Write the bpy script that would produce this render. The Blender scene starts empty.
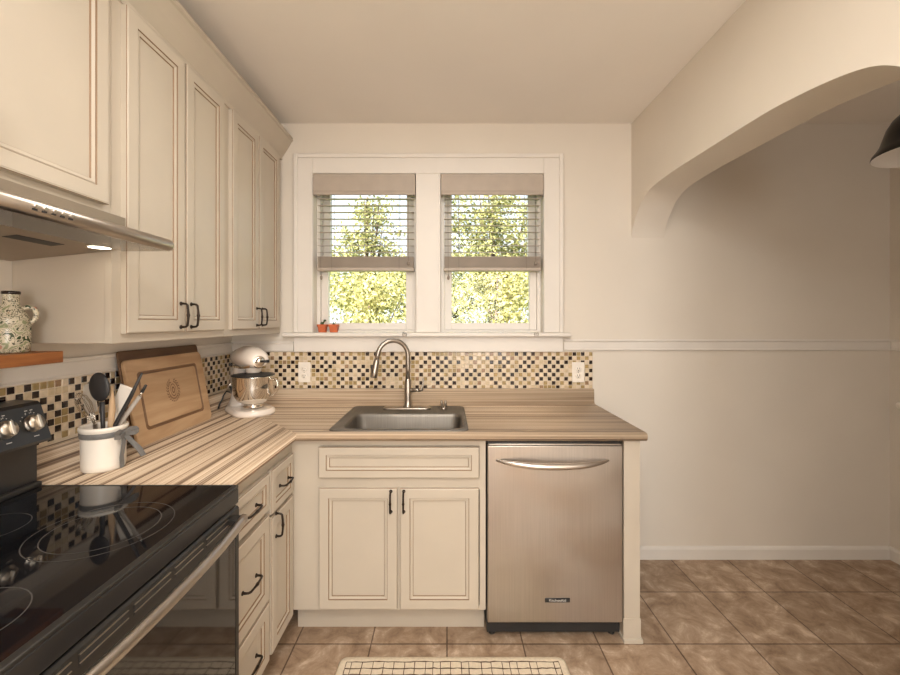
import bpy, bmesh, math, random
from mathutils import Vector as V, Matrix
random.seed(7)
PI = math.pi
scene = bpy.context.scene
COL = scene.collection

# ------------------------------------------------------------------ materials
def nt(name):
    m = bpy.data.materials.new(name); m.use_nodes = True
    t = m.node_tree; b = t.nodes.get('Principled BSDF')
    return m, t, b
def setp(b, **k):
    for kk, v in k.items():
        n = {'spec': 'Specular IOR Level', 'rough': 'Roughness', 'metal': 'Metallic', 'coat': 'Coat Weight',
             'coatr': 'Coat Roughness', 'aniso': 'Anisotropic', 'trans': 'Transmission Weight', 'sub': 'Sheen Weight'}[kk]
        b.inputs[n].default_value = v
def node(t, kind, **kw):
    n = t.nodes.new(kind)
    for k, v in kw.items(): setattr(n, k, v)
    return n
def ramp(t, stops, mode='LINEAR'):
    r = t.nodes.new('ShaderNodeValToRGB'); r.color_ramp.interpolation = mode
    e = r.color_ramp.elements
    while len(e) < len(stops): e.new(0.5)
    for el, (p, c) in zip(e, stops):
        el.position = p; el.color = (c[0], c[1], c[2], 1)
    return r
def plain(name, c, rough=.5, metal=0, spec=.5, noise=0, nscale=8, bump=0, bscale=60, coat=0):
    m, t, b = nt(name)
    b.inputs['Base Color'].default_value = (*c, 1)
    setp(b, rough=rough, metal=metal, spec=spec, coat=coat)
    tc = node(t, 'ShaderNodeTexCoord')
    if noise:
        n = node(t, 'ShaderNodeTexNoise'); n.inputs['Scale'].default_value = nscale; n.inputs['Detail'].default_value = 4
        t.links.new(tc.outputs['Object'], n.inputs['Vector'])
        r = ramp(t, [(.3, [x*(1-noise) for x in c]), (.7, [min(1, x*(1+noise)) for x in c])])
        t.links.new(n.outputs['Fac'], r.inputs[0]); t.links.new(r.outputs[0], b.inputs['Base Color'])
    if bump:
        n2 = node(t, 'ShaderNodeTexNoise'); n2.inputs['Scale'].default_value = bscale; n2.inputs['Detail'].default_value = 3
        t.links.new(tc.outputs['Object'], n2.inputs['Vector'])
        bp = node(t, 'ShaderNodeBump'); bp.inputs['Strength'].default_value = bump; bp.inputs['Distance'].default_value = .002
        t.links.new(n2.outputs['Fac'], bp.inputs['Height']); t.links.new(bp.outputs[0], b.inputs['Normal'])
    return m
def brushed(name, c, rough, axis_scale, var=.12):
    m, t, b = nt(name)
    setp(b, rough=rough, metal=1)
    tc = node(t, 'ShaderNodeTexCoord'); mp = node(t, 'ShaderNodeMapping'); mp.inputs['Scale'].default_value = axis_scale
    n = node(t, 'ShaderNodeTexNoise'); n.inputs['Scale'].default_value = 1; n.inputs['Detail'].default_value = 3
    t.links.new(tc.outputs['Object'], mp.inputs[0]); t.links.new(mp.outputs[0], n.inputs['Vector'])
    r = ramp(t, [(.3, [x*(1-var) for x in c]), (.7, [min(1, x*(1+var)) for x in c])])
    n3 = node(t, 'ShaderNodeTexNoise'); n3.inputs['Scale'].default_value = 4; n3.inputs['Detail'].default_value = 5
    t.links.new(tc.outputs['Object'], n3.inputs['Vector'])
    r3 = ramp(t, [(.35, (rough*.8,)*3), (.65, (rough*1.25,)*3)])
    t.links.new(n3.outputs['Fac'], r3.inputs[0]); t.links.new(r3.outputs[0], b.inputs['Roughness'])
    t.links.new(n.outputs['Fac'], r.inputs[0]); t.links.new(r.outputs[0], b.inputs['Base Color'])
    return m

M = {}
M['wall'] = plain('wall_paint', (.72, .665, .59), .75, spec=.2, noise=.02, nscale=3, bump=.05, bscale=90)
M['ceiling'] = plain('ceiling_paint', (.84, .80, .75), .85, spec=.15, noise=.02, nscale=2)
M['trim'] = plain('white_trim_paint', (.74, .70, .65), .4, spec=.4, noise=.015)
M['cab'] = plain('antique_cream_paint', (.515, .455, .375), .42, spec=.4, noise=.03, nscale=5, bump=.03, bscale=40)
M['glaze'] = plain('brown_glaze', (.25, .165, .10), .5, spec=.3)
M['bronze'] = plain('oil_rubbed_bronze', (.035, .024, .018), .35, metal=.7, noise=.3, nscale=60)
M['steel'] = brushed('brushed_steel', (.62, .57, .52), .33, (4, 4, 260))
M['steel_v'] = brushed('brushed_steel_door', (.49, .445, .40), .38, (300, 300, 3), .06)
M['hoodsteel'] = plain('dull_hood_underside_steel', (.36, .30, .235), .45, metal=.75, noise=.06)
M['railsteel'] = plain('satin_steel', (.44, .395, .35), .34, metal=1, noise=.03)
M['knobsteel'] = plain('satin_knob_metal', (.62, .56, .48), .32, metal=1, noise=.05)
M['nickel'] = plain('brushed_nickel', (.40, .36, .315), .28, metal=1, noise=.06, nscale=30)
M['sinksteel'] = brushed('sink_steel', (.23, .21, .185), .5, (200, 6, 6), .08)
M['chrome'] = plain('polished_chrome', (.80, .76, .70), .08, metal=1, noise=.02)
M['blackglass'] = plain('black_ceramic_glass', (.005, .005, .006), .045, spec=.42, noise=.2, nscale=3)
M['ovenglass'] = plain('dark_oven_glass', (.012, .010, .009), .05, spec=.7, noise=.2, nscale=3)
M['black'] = plain('black_enamel', (.016, .015, .015), .28, spec=.5, noise=.15)
M['blackmatte'] = plain('matte_black_plastic', (.02, .019, .019), .5, noise=.2)
M['darkmetal'] = plain('dark_grey_metal', (.04, .037, .034), .4, metal=.6, noise=.1)
M['mark'] = plain('pale_grey_print', (.55, .52, .48), .6, noise=.05)
M['ring'] = plain('grey_burner_print', (.055, .05, .045), .35, noise=.1)
M['white'] = plain('white_plastic', (.86, .80, .72), .35, noise=.02)
M['mixerwhite'] = plain('white_enamel', (.84, .76, .68), .18, spec=.6, noise=.02, coat=.4)
M['crock'] = plain('white_stoneware', (.82, .76, .68), .3, noise=.03, coat=.2)
M['ribbon'] = plain('grey_satin_ribbon', (.16, .155, .15), .5, noise=.2, nscale=40)
M['terracotta'] = plain('orange_red_clay', (.55, .13, .045), .6, noise=.12, nscale=40)
M['plant'] = plain('small_plant_green', (.05, .09, .03), .6, noise=.3, nscale=60)
M['blind'] = plain('taupe_blind_wood', (.43, .365, .305), .5, noise=.06, nscale=12)
M['cord'] = plain('beige_cord', (.30, .25, .20), .7, noise=.1)
M['lampblack'] = plain('black_lamp_enamel', (.012, .011, .010), .3, noise=.2)
M['lampwhite'] = plain('white_lamp_enamel', (.85, .81, .76), .3, noise=.02)
M['grout'] = plain('tile_grout', (.66, .56, .43), .8, noise=.06, nscale=80)
M['tcream'] = plain('cream_glass_tile', (.62, .50, .34), .2, noise=.15, nscale=50)
M['tlight'] = plain('pale_beige_tile', (.72, .60, .46), .2, noise=.12, nscale=50)
M['tolive'] = plain('olive_tan_tile', (.36, .26, .115), .18, noise=.2, nscale=50)
M['tdark'] = plain('dark_brown_tile', (.022, .012, .009), .15, noise=.3, nscale=50)
M['twarm'] = plain('warm_brown_tile', (.30, .19, .11), .2, noise=.2, nscale=50)
M['rug'] = plain('cream_cotton_rug', (.72, .62, .48), .95, spec=.05, noise=.08, nscale=90, bump=.5, bscale=220)
M['rugline'] = plain('brown_rug_thread', (.10, .06, .04), .95, spec=.05, noise=.3, nscale=120)
M['shelfwood'] = None
M['lightlens'] = None
M['grass'] = plain('lawn_green', (.16, .22, .05), .9, noise=.3, nscale=6)
M['bark'] = plain('tree_bark', (.12, .085, .06), .9, noise=.3, nscale=20)
M['siding'] = plain('grey_siding', (.5, .5, .5), .8, noise=.05)
M['silicone'] = plain('black_silicone', (.022, .02, .02), .45, noise=.2)
M['clear'] = plain('pale_frosted_plastic', (.62, .56, .48), .3, noise=.1)
M['greysil'] = plain('grey_spatula_rubber', (.30, .26, .22), .45, noise=.1)

def wood(name, c1, c2, scale, rough=.45):
    m, t, b = nt(name); setp(b, rough=rough, spec=.35)
    tc = node(t, 'ShaderNodeTexCoord'); mp = node(t, 'ShaderNodeMapping'); mp.inputs['Scale'].default_value = scale
    n = node(t, 'ShaderNodeTexNoise'); n.inputs['Scale'].default_value = 1; n.inputs['Detail'].default_value = 6; n.inputs['Distortion'].default_value = .6
    t.links.new(tc.outputs['Object'], mp.inputs[0]); t.links.new(mp.outputs[0], n.inputs['Vector'])
    r = ramp(t, [(.3, c1), (.68, c2)])
    t.links.new(n.outputs['Fac'], r.inputs[0]); t.links.new(r.outputs[0], b.inputs['Base Color'])
    return m
M['shelfwood'] = wood('red_brown_shelf_wood', (.21, .068, .018), (.42, .165, .05), (40, 5, 60))
M['boardwood'] = wood('honey_maple_board', (.44, .275, .15), (.60, .41, .245), (14, 3, 26))
M['boarddark'] = wood('dark_walnut_board', (.085, .042, .02), (.16, .085, .04), (14, 3, 26))
M['boardgroove'] = wood('burnt_groove_wood', (.17, .09, .045), (.25, .14, .07), (14, 3, 26))
M['spoonwood'] = wood('pale_spoon_wood', (.50, .33, .19), (.64, .45, .28), (30, 30, 5))

def emit(name, c, s):
    m, t, b = nt(name)
    b.inputs['Base Color'].default_value = (*c, 1); b.inputs['Emission Color'].default_value = (*c, 1); b.inputs['Emission Strength'].default_value = s
    return m
M['lightlens'] = emit('lit_lamp_lens', (1, .93, .78), 3.0)

def glassy(name, tint, gloss, rough=.02):
    m, t, b = nt(name); t.nodes.remove(b)
    out = t.nodes['Material Output']
    tr = node(t, 'ShaderNodeBsdfTransparent'); tr.inputs[0].default_value = (*tint, 1)
    gl = node(t, 'ShaderNodeBsdfGlossy'); gl.inputs['Roughness'].default_value = rough
    mx = node(t, 'ShaderNodeMixShader'); fr = node(t, 'ShaderNodeFresnel'); fr.inputs[0].default_value = 1.45
    mm = node(t, 'ShaderNodeMath', operation='MULTIPLY'); mm.inputs[1].default_value = gloss
    t.links.new(fr.outputs[0], mm.inputs[0]); t.links.new(mm.outputs[0], mx.inputs[0])
    t.links.new(tr.outputs[0], mx.inputs[1]); t.links.new(gl.outputs[0], mx.inputs[2]); t.links.new(mx.outputs[0], out.inputs[0])
    return m
M['pane'] = glassy('window_glass', (.97, .98, .97), .25)
M['visor'] = glassy('smoked_visor_glass', (.62, .55, .46), 1.2)

def laminate():
    m, t, b = nt('striped_laminate'); setp(b, rough=.45, spec=.35)
    uv = node(t, 'ShaderNodeUVMap')
    def stripes(su, sv, det, off):
        mp = node(t, 'ShaderNodeMapping'); mp.inputs['Scale'].default_value = (su, sv, 1); mp.inputs['Location'].default_value = (off, off*3, 0)
        n = node(t, 'ShaderNodeTexNoise', noise_dimensions='2D'); n.inputs['Scale'].default_value = 1; n.inputs['Detail'].default_value = det; n.inputs['Roughness'].default_value = .65
        t.links.new(uv.outputs[0], mp.inputs[0]); t.links.new(mp.outputs[0], n.inputs['Vector'])
        return n
    a = stripes(.12, 50, 3, 1.7); c = stripes(.16, 62, 2, 5.3)
    ra = ramp(t, [(.30, (.22, .145, .095)), (.38, (.30, .205, .135)), (.42, (.55, .42, .295)), (.49, (.63, .50, .365)), (.53, (.37, .26, .175)), (.57, (.50, .375, .26)), (.62, (.68, .55, .405)), (.72, (.46, .335, .23))])
    t.links.new(a.outputs['Fac'], ra.inputs[0])
    rc = ramp(t, [(.35, (.22, .16, .13)), (.385, (.40, .32, .27)), (.42, (1, 1, 1))])
    t.links.new(c.outputs['Fac'], rc.inputs[0])
    mx = node(t, 'ShaderNodeMix', data_type='RGBA', blend_type='MULTIPLY'); mx.inputs['Factor'].default_value = .75
    t.links.new(ra.outputs[0], mx.inputs['A']); t.links.new(rc.outputs[0], mx.inputs['B'])
    t.links.new(mx.outputs['Result'], b.inputs['Base Color'])
    return m
M['laminate'] = laminate()

def floor_tiles():
    m, t, b = nt('stone_floor_tile'); setp(b, spec=.4)
    tc = node(t, 'ShaderNodeTexCoord'); mp = node(t, 'ShaderNodeMapping'); mp.inputs['Location'].default_value = (0, -.0665, 0)
    t.links.new(tc.outputs['Object'], mp.inputs[0])
    br = node(t, 'ShaderNodeTexBrick', offset=0, squash=1)
    br.inputs['Scale'].default_value = 1; br.inputs['Brick Width'].default_value = .3275; br.inputs['Row Height'].default_value = .345
    br.inputs['Mortar Size'].default_value = .0036; br.inputs['Mortar Smooth'].default_value = .3; br.inputs['Bias'].default_value = 0
    br.inputs['Color1'].default_value = (.86, .86, .86, 1); br.inputs['Color2'].default_value = (1.06, 1.06, 1.06, 1); br.inputs['Mortar'].default_value = (.36, .32, .30, 1)
    t.links.new(mp.outputs[0], br.inputs['Vector'])
    n = node(t, 'ShaderNodeTexNoise'); n.inputs['Scale'].default_value = 9; n.inputs['Detail'].default_value = 8; n.inputs['Roughness'].default_value = .72; n.inputs['Distortion'].default_value = .5
    t.links.new(tc.outputs['Object'], n.inputs['Vector'])
    r = ramp(t, [(.33, (.225, .145, .092)), (.47, (.345, .24, .16)), (.56, (.43, .315, .222)), (.68, (.63, .50, .385))])
    t.links.new(n.outputs['Fac'], r.inputs[0])
    mx = node(t, 'ShaderNodeMix', data_type='RGBA', blend_type='MULTIPLY'); mx.inputs['Factor'].default_value = 1
    t.links.new(r.outputs[0], mx.inputs['A']); t.links.new(br.outputs['Color'], mx.inputs['B']); t.links.new(mx.outputs['Result'], b.inputs['Base Color'])
    rr = ramp(t, [(.3, (.5,)*3), (.7, (.36,)*3)]); t.links.new(n.outputs['Fac'], rr.inputs[0]); t.links.new(rr.outputs[0], b.inputs['Roughness'])
    bp = node(t, 'ShaderNodeBump', invert=True); bp.inputs['Strength'].default_value = .4; bp.inputs['Distance'].default_value = .003
    t.links.new(br.outputs['Fac'], bp.inputs['Height']); t.links.new(bp.outputs[0], b.inputs['Normal'])
    return m
M['floor'] = floor_tiles()

def painted_ceramic():
    m, t, b = nt('painted_ceramic'); setp(b, rough=.25, spec=.5)
    tc = node(t, 'ShaderNodeTexCoord')
    n = node(t, 'ShaderNodeTexNoise'); n.inputs['Scale'].default_value = 38; n.inputs['Detail'].default_value = 1; n.inputs['Distortion'].default_value = 2.2
    t.links.new(tc.outputs['Object'], n.inputs['Vector'])
    cream = (.62, .56, .43)
    r = ramp(t, [(.0, (.03, .05, .02)), (.36, (.05, .07, .03)), (.39, cream), (.455, cream), (.475, (.07, .07, .045)), (.50, (.10, .10, .06)), (.52, cream), (.60, cream), (.63, (.30, .32, .19)), (1, (.22, .25, .13))])
    t.links.new(n.outputs['Fac'], r.inputs[0])
    v = node(t, 'ShaderNodeTexVoronoi'); v.inputs['Scale'].default_value = 22
    t.links.new(tc.outputs['Object'], v.inputs['Vector'])
    rv = ramp(t, [(.0, (.0, 0, 0)), (.16, (0, 0, 0)), (.19, (1, 1, 1))], 'LINEAR')
    t.links.new(v.outputs['Distance'], rv.inputs[0])
    mx = node(t, 'ShaderNodeMix', data_type='RGBA'); t.links.new(rv.outputs[0], mx.inputs['Factor'])
    mx.inputs['A'].default_value = (.50, .26, .19, 1); t.links.new(r.outputs[0], mx.inputs['B'])
    t.links.new(mx.outputs['Result'], b.inputs['Base Color'])
    return m
M['ceramic'] = painted_ceramic()

def leaf_mat(name, stops, transl=.45):
    m, t, b = nt(name); t.nodes.remove(b); out = t.nodes['Material Output']
    g = node(t, 'ShaderNodeNewGeometry'); r = ramp(t, stops); t.links.new(g.outputs['Random Per Island'], r.inputs[0])
    d = node(t, 'ShaderNodeBsdfDiffuse'); tr = node(t, 'ShaderNodeBsdfTranslucent'); mx = node(t, 'ShaderNodeMixShader'); mx.inputs[0].default_value = transl
    t.links.new(r.outputs[0], d.inputs[0]); t.links.new(r.outputs[0], tr.inputs[0])
    t.links.new(d.outputs[0], mx.inputs[1]); t.links.new(tr.outputs[0], mx.inputs[2]); t.links.new(mx.outputs[0], out.inputs[0])
    return m
M['leafy'] = leaf_mat('yellow_green_leaf', [(0, (.17, .17, .06)), (.3, (.46, .42, .17)), (1, (.68, .60, .33))], .3)
M['leafd'] = leaf_mat('mid_green_leaf', [(0, (.11, .13, .06)), (.45, (.36, .34, .14)), (1, (.58, .54, .27))], .3)

# ------------------------------------------------------------------ mesh builder
class MB:
    def __init__(s):
        s.bm = bmesh.new(); s.mats = []; s.uv = None
    def mi(s, m):
        if m not in s.mats: s.mats.append(m)
        return s.mats.index(m)
    def face(s, vs, m, smooth=False):
        try: f = s.bm.faces.new(vs)
        except ValueError: return None
        f.material_index = s.mi(m); f.smooth = smooth
        return f
    def box(s, x0, x1, y0, y1, z0, z1, m, bev=0, seg=2, mat=None):
        i = s.mi(m)
        P = [(x, y, z) for x in (x0, x1) for y in (y0, y1) for z in (z0, z1)]
        if mat is not None: P = [mat @ V(p) for p in P]
        v = [s.bm.verts.new(p) for p in P]
        fs = [s.face([v[k] for k in q], m) for q in ((0, 1, 3, 2), (4, 6, 7, 5), (0, 4, 5, 1), (2, 3, 7, 6), (0, 2, 6, 4), (1, 5, 7, 3))]
        if bev:
            es = list({e for f in fs for e in f.edges})
            r = bmesh.ops.bevel(s.bm, geom=es, offset=bev, segments=seg, profile=.5, affect='EDGES', clamp_overlap=True)
            for f in r['faces']: f.material_index = i; f.smooth = True
        return s
    def prism(s, pts, axis, a, b, m, smooth=False):
        # pts 2D polygon; axis 'x': (y,z), 'y': (x,z), 'z': (x,y)
        mk = {'x': lambda p, t: (t, p[0], p[1]), 'y': lambda p, t: (p[0], t, p[1]), 'z': lambda p, t: (p[0], p[1], t)}[axis]
        A = [s.bm.verts.new(mk(p, a)) for p in pts]; B = [s.bm.verts.new(mk(p, b)) for p in pts]
        n = len(pts)
        s.face(A, m); s.face(B[::-1], m)
        for k in range(n): s.face([A[k], A[(k+1) % n], B[(k+1) % n], B[k]], m, smooth)
        return s
    def loops(s, Ls, m, closed=True, cap0=False, cap1=False, smooth=True, mats=None):
        R = [[s.bm.verts.new(p) for p in L] for L in Ls]
        n = len(R[0])
        for i in range(len(R)-1):
            mm = mats[i] if mats else m
            for k in range(n if closed else n-1):
                s.face([R[i][k], R[i][(k+1) % n], R[i+1][(k+1) % n], R[i+1][k]], mm, smooth)
        if cap0: s.face(R[0][::-1], mats[0] if mats else m)
        if cap1: s.face(R[-1], mats[-1] if mats else m)
        return s
    def tube(s, pts, r, m, seg=10, radii=None, cap=True, flat=None):
        pts = [V(p) for p in pts]; n = len(pts)
        T = [(pts[min(i+1, n-1)] - pts[max(i-1, 0)]).normalized() for i in range(n)]
        up = V((0, 0, 1)) if abs(T[0].z) < .9 else V((1, 0, 0))
        N = (up - T[0]*up.dot(T[0])).normalized()
        Ls = []
        for i in range(n):
            N = (N - T[i]*N.dot(T[i])).normalized(); B = T[i].cross(N)
            rr = radii[i] if radii else r
            fl = flat if flat else 1
            Ls.append([pts[i] + N*(rr*math.cos(2*PI*k/seg)) + B*(rr*fl*math.sin(2*PI*k/seg)) for k in range(seg)])
        return s.loops(Ls, m, cap0=cap, cap1=cap)
    def lathe(s, prof, c, m, seg=32, mat=None, mats=None, smooth=True, sx=1, sy=1):
        c = V(c); Ls = []
        for r, z in prof:
            L = []
            for k in range(seg):
                p = V((max(r, 1e-4)*sx*math.cos(2*PI*k/seg), max(r, 1e-4)*sy*math.sin(2*PI*k/seg), z))
                if mat is not None: p = mat @ p
                L.append(c + p)
            Ls.append(L)
        return s.loops(Ls, m, smooth=smooth, mats=mats, cap0=prof[0][0] < 1e-3, cap1=prof[-1][0] < 1e-3)
    def ellipsoid(s, c, rx, ry, rz, m, seg=24, rings=14, mat=None):
        prof = [(math.sin(PI*i/rings), -math.cos(PI*i/rings)) for i in range(rings+1)]
        Mx = (mat or Matrix.Identity(3)) @ Matrix.Diagonal((rx, ry, rz))
        return s.lathe(prof, c, m, seg, Mx)
    def rings(s, o, U, W, N, w, h, spec):
        # concentric rectangular rings: spec = [(inset, n, material of strip leading to next)]
        o, U, W, N = V(o), V(U), V(W), V(N)
        Ls = []; ms = []
        for (i, n, m) in spec:
            Ls.append([o+U*a+W*b+N*n for a, b in ((i, i), (w-i, i), (w-i, h-i), (i, h-i))]); ms.append(m)
        s.loops(Ls, None, mats=ms, smooth=False, cap0=True, cap1=True)
        return s
    def build(s, name, parent=None, world=True, recalc=True):
        if recalc: bmesh.ops.recalc_face_normals(s.bm, faces=s.bm.faces)
        if parent is not None and world:
            off = V((0, 0, 0)); q = parent
            while q is not None: off -= q.location; q = q.parent
            bmesh.ops.translate(s.bm, verts=s.bm.verts, vec=off)
        me = bpy.data.meshes.new(name); s.bm.to_mesh(me); s.bm.free()
        for m in s.mats: me.materials.append(M[m])
        o = bpy.data.objects.new(name, me); COL.objects.link(o)
        if parent is not None: o.parent = parent
        return o

def thing(name, label, cat, loc, group=None, rz=0):
    o = bpy.data.objects.new(name, None); COL.objects.link(o)
    o.location = loc; o.rotation_euler = (0, 0, rz); o.empty_display_size = .05
    o['label'] = label; o['category'] = cat
    if group: o['group'] = group
    return o
def tag(o, label, cat, group=None):
    o['label'] = label; o['category'] = cat
    if group: o['group'] = group
    return o
def struct(o, label=None, cat=None):
    o['kind'] = 'structure'
    if label: o['label'] = label
    if cat: o['category'] = cat
    return o
def text_into(mb, txt, size, o, U, W, m, depth=.0006):
    """lettering as thin raised mesh, centred at o, reading along U with W up"""
    cu = bpy.data.curves.new('lettering', 'FONT'); cu.body = txt; cu.size = size; cu.align_x = 'CENTER'; cu.align_y = 'CENTER'; cu.extrude = depth
    ob = bpy.data.objects.new('lettering', cu); COL.objects.link(ob)
    dg = bpy.context.evaluated_depsgraph_get(); me = bpy.data.meshes.new_from_object(ob.evaluated_get(dg))
    U, W = V(U), V(W); N = U.cross(W); o = V(o)
    vs = [mb.bm.verts.new(o + U*v.co.x + W*v.co.y + N*v.co.z) for v in me.vertices]
    for p in me.polygons: mb.face([vs[i] for i in p.vertices], m)
    bpy.data.objects.remove(ob); bpy.data.curves.remove(cu); bpy.data.meshes.remove(me)

# ------------------------------------------------------------------ key dimensions (metres, camera above the origin)
CAMH = 1.39
XL, XR, YB, YF, ZC = -1.265, 2.604, 2.44, -2.3, 2.557
AX0, AX1 = 1.084, 1.276            # arch wall faces
WT = .16                           # outer wall thickness
OPEN = [(-.783, -.182), (-.037, .564)]
OZ0, OZ1 = 1.329, 2.256

# ------------------------------------------------------------------ room shell
b = MB(); b.box(XL-WT, XR+WT, YF-WT, YB+WT, -.12, 0, 'floor'); struct(b.build('floor'))
b = MB(); b.box(XL-WT, XR+WT, YF-WT, YB+WT, ZC, ZC+.15, 'ceiling'); struct(b.build('ceiling'))
b = MB(); b.box(XL-WT, XL, YF-WT, YB+WT, 0, ZC, 'wall'); struct(b.build('wall_left'))
b = MB(); b.box(XR, XR+WT, YF-WT, YB+WT, 0, ZC, 'wall'); struct(b.build('wall_right'))
b = MB()
xs = [XL, OPEN[0][0], OPEN[0][1], OPEN[1][0], OPEN[1][1], XR]
b.box(XL, XR, YB, YB+WT, 0, OZ0-.012, 'wall'); b.box(XL, XR, YB, YB+WT, OZ1, ZC, 'wall')
for i in (0, 2, 4): b.box(xs[i], xs[i+1], YB, YB+WT, OZ0-.012, OZ1, 'wall')
struct(b.build('wall_back'))
# wall behind the camera with an unseen opening added to let daylight in
b = MB()
b.box(XL, XR, YF-WT, YF, 0, .75, 'wall'); b.box(XL, XR, YF-WT, YF, 2.25, ZC, 'wall')
b.box(XL, .02, YF-WT, YF, .75, 2.25, 'wall'); b.box(.98, XR, YF-WT, YF, .75, 2.25, 'wall')
struct(b.build('wall_front'))

# arched partition between kitchen and dining nook
arch = [(YB-.0005, 1.885), (2.428, 1.925), (2.406, 1.965), (2.369, 2.008), (2.300, 2.066), (2.182, 2.104), (1.966, 2.113), (1.80, 2.111), (1.64, 2.108), (1.406, 2.101), (1.273, 2.088), (1.164, 2.071), (1.09, 2.053), (1.035, 2.030), (.985, 1.993), (.945, 1.94), (.920, 1.87), (.912, 1.79)]
def spline(P, n=6):
    out = []
    for i in range(len(P)-1):
        p0, p1, p2, p3 = (V(P[max(0, min(len(P)-1, q))]) for q in (i-1, i, i+1, i+2))
        for k in range(n):
            t = k/n
            out.append(.5*((2*p1)+(p2-p0)*t+(2*p0-5*p1+4*p2-p3)*t*t+(3*p1-p0-3*p2+p3)*t**3))
    out.append(V(P[-1])); return [(min(p.x, YB-.0005), p.y) for p in out]
b = MB()
A = spline(arch)
Ls = [[(AX0, y, z), (AX1, y, z), (AX1, y, ZC-.0005), (AX0, y, ZC-.0005)] for y, z in A]
Ls += [[(AX0, .911, .0005), (AX1, .911, .0005), (AX1, .911, ZC-.0005), (AX0, .911, ZC-.0005)], [(AX0, YF, .0005), (AX1, YF, .0005), (AX1, YF, ZC-.0005), (AX0, YF, ZC-.0005)]]
b.loops(Ls, 'wall', cap0=True, cap1=True, smooth=False)
bmesh.ops.recalc_face_normals(b.bm, faces=b.bm.faces); b.bm.normal_update()
for f in b.bm.faces:
    if abs(f.normal.x) < .1 and f.calc_center_median().z < 2.2 and len(f.verts) == 4: f.smooth = True
for e in b.bm.edges:
    if len(e.link_faces) == 2 and e.calc_face_angle(0) > .6: e.smooth = False
o = struct(b.build('wall_arch'))

# baseboards
def baseboard(name, pts_axis, a, c, wallpos, sgn):
    b = MB()
    prof = [(0, 0), (.014, 0), (.014, .058), (.010, .068), (.004, .074), (0, .074)]
    if pts_axis == 'x': b.prism([(wallpos+sgn*d, z) for d, z in prof], 'x', a, c, 'trim')
    else: b.prism([(wallpos+sgn*d, z) for d, z in prof], 'y', a, c, 'trim')
    return struct(b.build(name))
baseboard('baseboard_back', 'x', .84, XR-.015, YB, -1)
baseboard('baseboard_right', 'y', YF, YB-.001, XR, -1)
# chair rails
def rail(name, axis, a, c, wallpos, sgn, z0, z1):
    b = MB()
    prof = [(0, z0), (.011, z0), (.015, z0+.006), (.011, z0+.012), (.010, z1-.016), (.016, z1-.010), (.016, z1), (0, z1)]
    b.prism([(wallpos+sgn*d, z) for d, z in prof], axis, a, c, 'trim')
    return struct(b.build(name))
rail('trim_1', 'x', .685, XR-.001, YB, -1, 1.222, 1.288)
rail('trim_2', 'y', .30, YB-.02, XL, 1, 1.205, 1.270)
rail('trim_3', 'x', XL+.001, -.900, YB, -1, 1.216, 1.275)
rail('trim_4', 'y', .9, YB-.017, XR, -1, 1.222, 1.288)

# window casing around both openings
b = MB(); y0, y1 = YB-.022, YB-.0005
L, R, T = -.886, .671, 2.362
b.box(L, OPEN[0][0], y0, y1, OZ0, T, 'trim', .003); b.box(OPEN[1][1], R, y0, y1, OZ0, T, 'trim', .003)
b.box(OPEN[0][1], OPEN[1][0], y0, y1, OZ0, OZ1, 'trim', .003); b.box(OPEN[0][0], OPEN[1][1], y0, y1, OZ1, T, 'trim', .003)
# back band moulding
for q in ((L-.006, L+.018, OZ0, T+.008), (R-.018, R+.006, OZ0, T+.008)): b.box(q[0], q[1], y0-.009, y0, q[2], q[3], 'trim', .003)
b.box(L+.0181, R-.0181, y0-.009, y0, T-.016, T+.008, 'trim', .003)
# bead along the openings
for (a, c) in OPEN:
    for q in ((a-.012, a-.002), (c+.002, c+.012)): b.box(q[0], q[1], y0-.004, y0, OZ0, OZ1, 'trim', .0015)
struct(b.build('trim_5'))
b = MB(); b.box(-.951, .716, YB-.058, YB+.055, OZ0-.024, OZ0-.0005, 'trim', .006, 3); struct(b.build('trim_6'))      # stool
b = MB(); b.box(-.893, .676, YB-.021, YB-.0005, 1.216, OZ0-.0245, 'trim', .002); struct(b.build('trim_7'))          # apron

# windows
def sash(b, a, c, y0, y1, z0, z1, st, rb, rt):
    b.box(a, a+st, y0, y1, z0, z1, 'trim', .003); b.box(c-st, c, y0, y1, z0, z1, 'trim', .003)
    b.box(a+st, c-st, y0, y1, z0, z0+rb, 'trim', .003); b.box(a+st, c-st, y0, y1, z1-rt, z1, 'trim', .003)
for i, (a, c) in enumerate(OPEN):
    w = bpy.data.objects.new('window_%d' % (i+1), None); COL.objects.link(w); w.location = ((a+c)/2, YB+.06, OZ0)
    struct(w)
    b = MB()
    for q in ((a+.001, a+.022), (c-.022, c-.001)): b.box(q[0], q[1], YB+.055, YB+WT, OZ0, OZ1-.001, 'trim')
    b.box(a+.022, c-.022, YB+.055, YB+WT, OZ1-.022, OZ1-.001, 'trim'); b.box(a+.022, c-.022, YB+.055, YB+WT, OZ0, OZ0+.012, 'trim')
    b.build('window_frame', w)
    ia, ic = a+.023, c-.023
    for nm, yy, za, zb, rb, rt in (('lower_sash', YB+.066, OZ0+.013, 1.765, .042, .03), ('upper_sash', YB+.108, 1.73, OZ1-.023, .035, .045)):
        b = MB(); sash(b, ia, ic, yy, yy+.036, za, zb, .043, rb, rt); s_ = b.build(nm, w)
        b = MB(); b.box(ia+.04, ic-.04, yy+.016, yy+.020, za+rb-.003, zb-rt+.003, 'pane'); b.build('glass_pane', s_)

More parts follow.
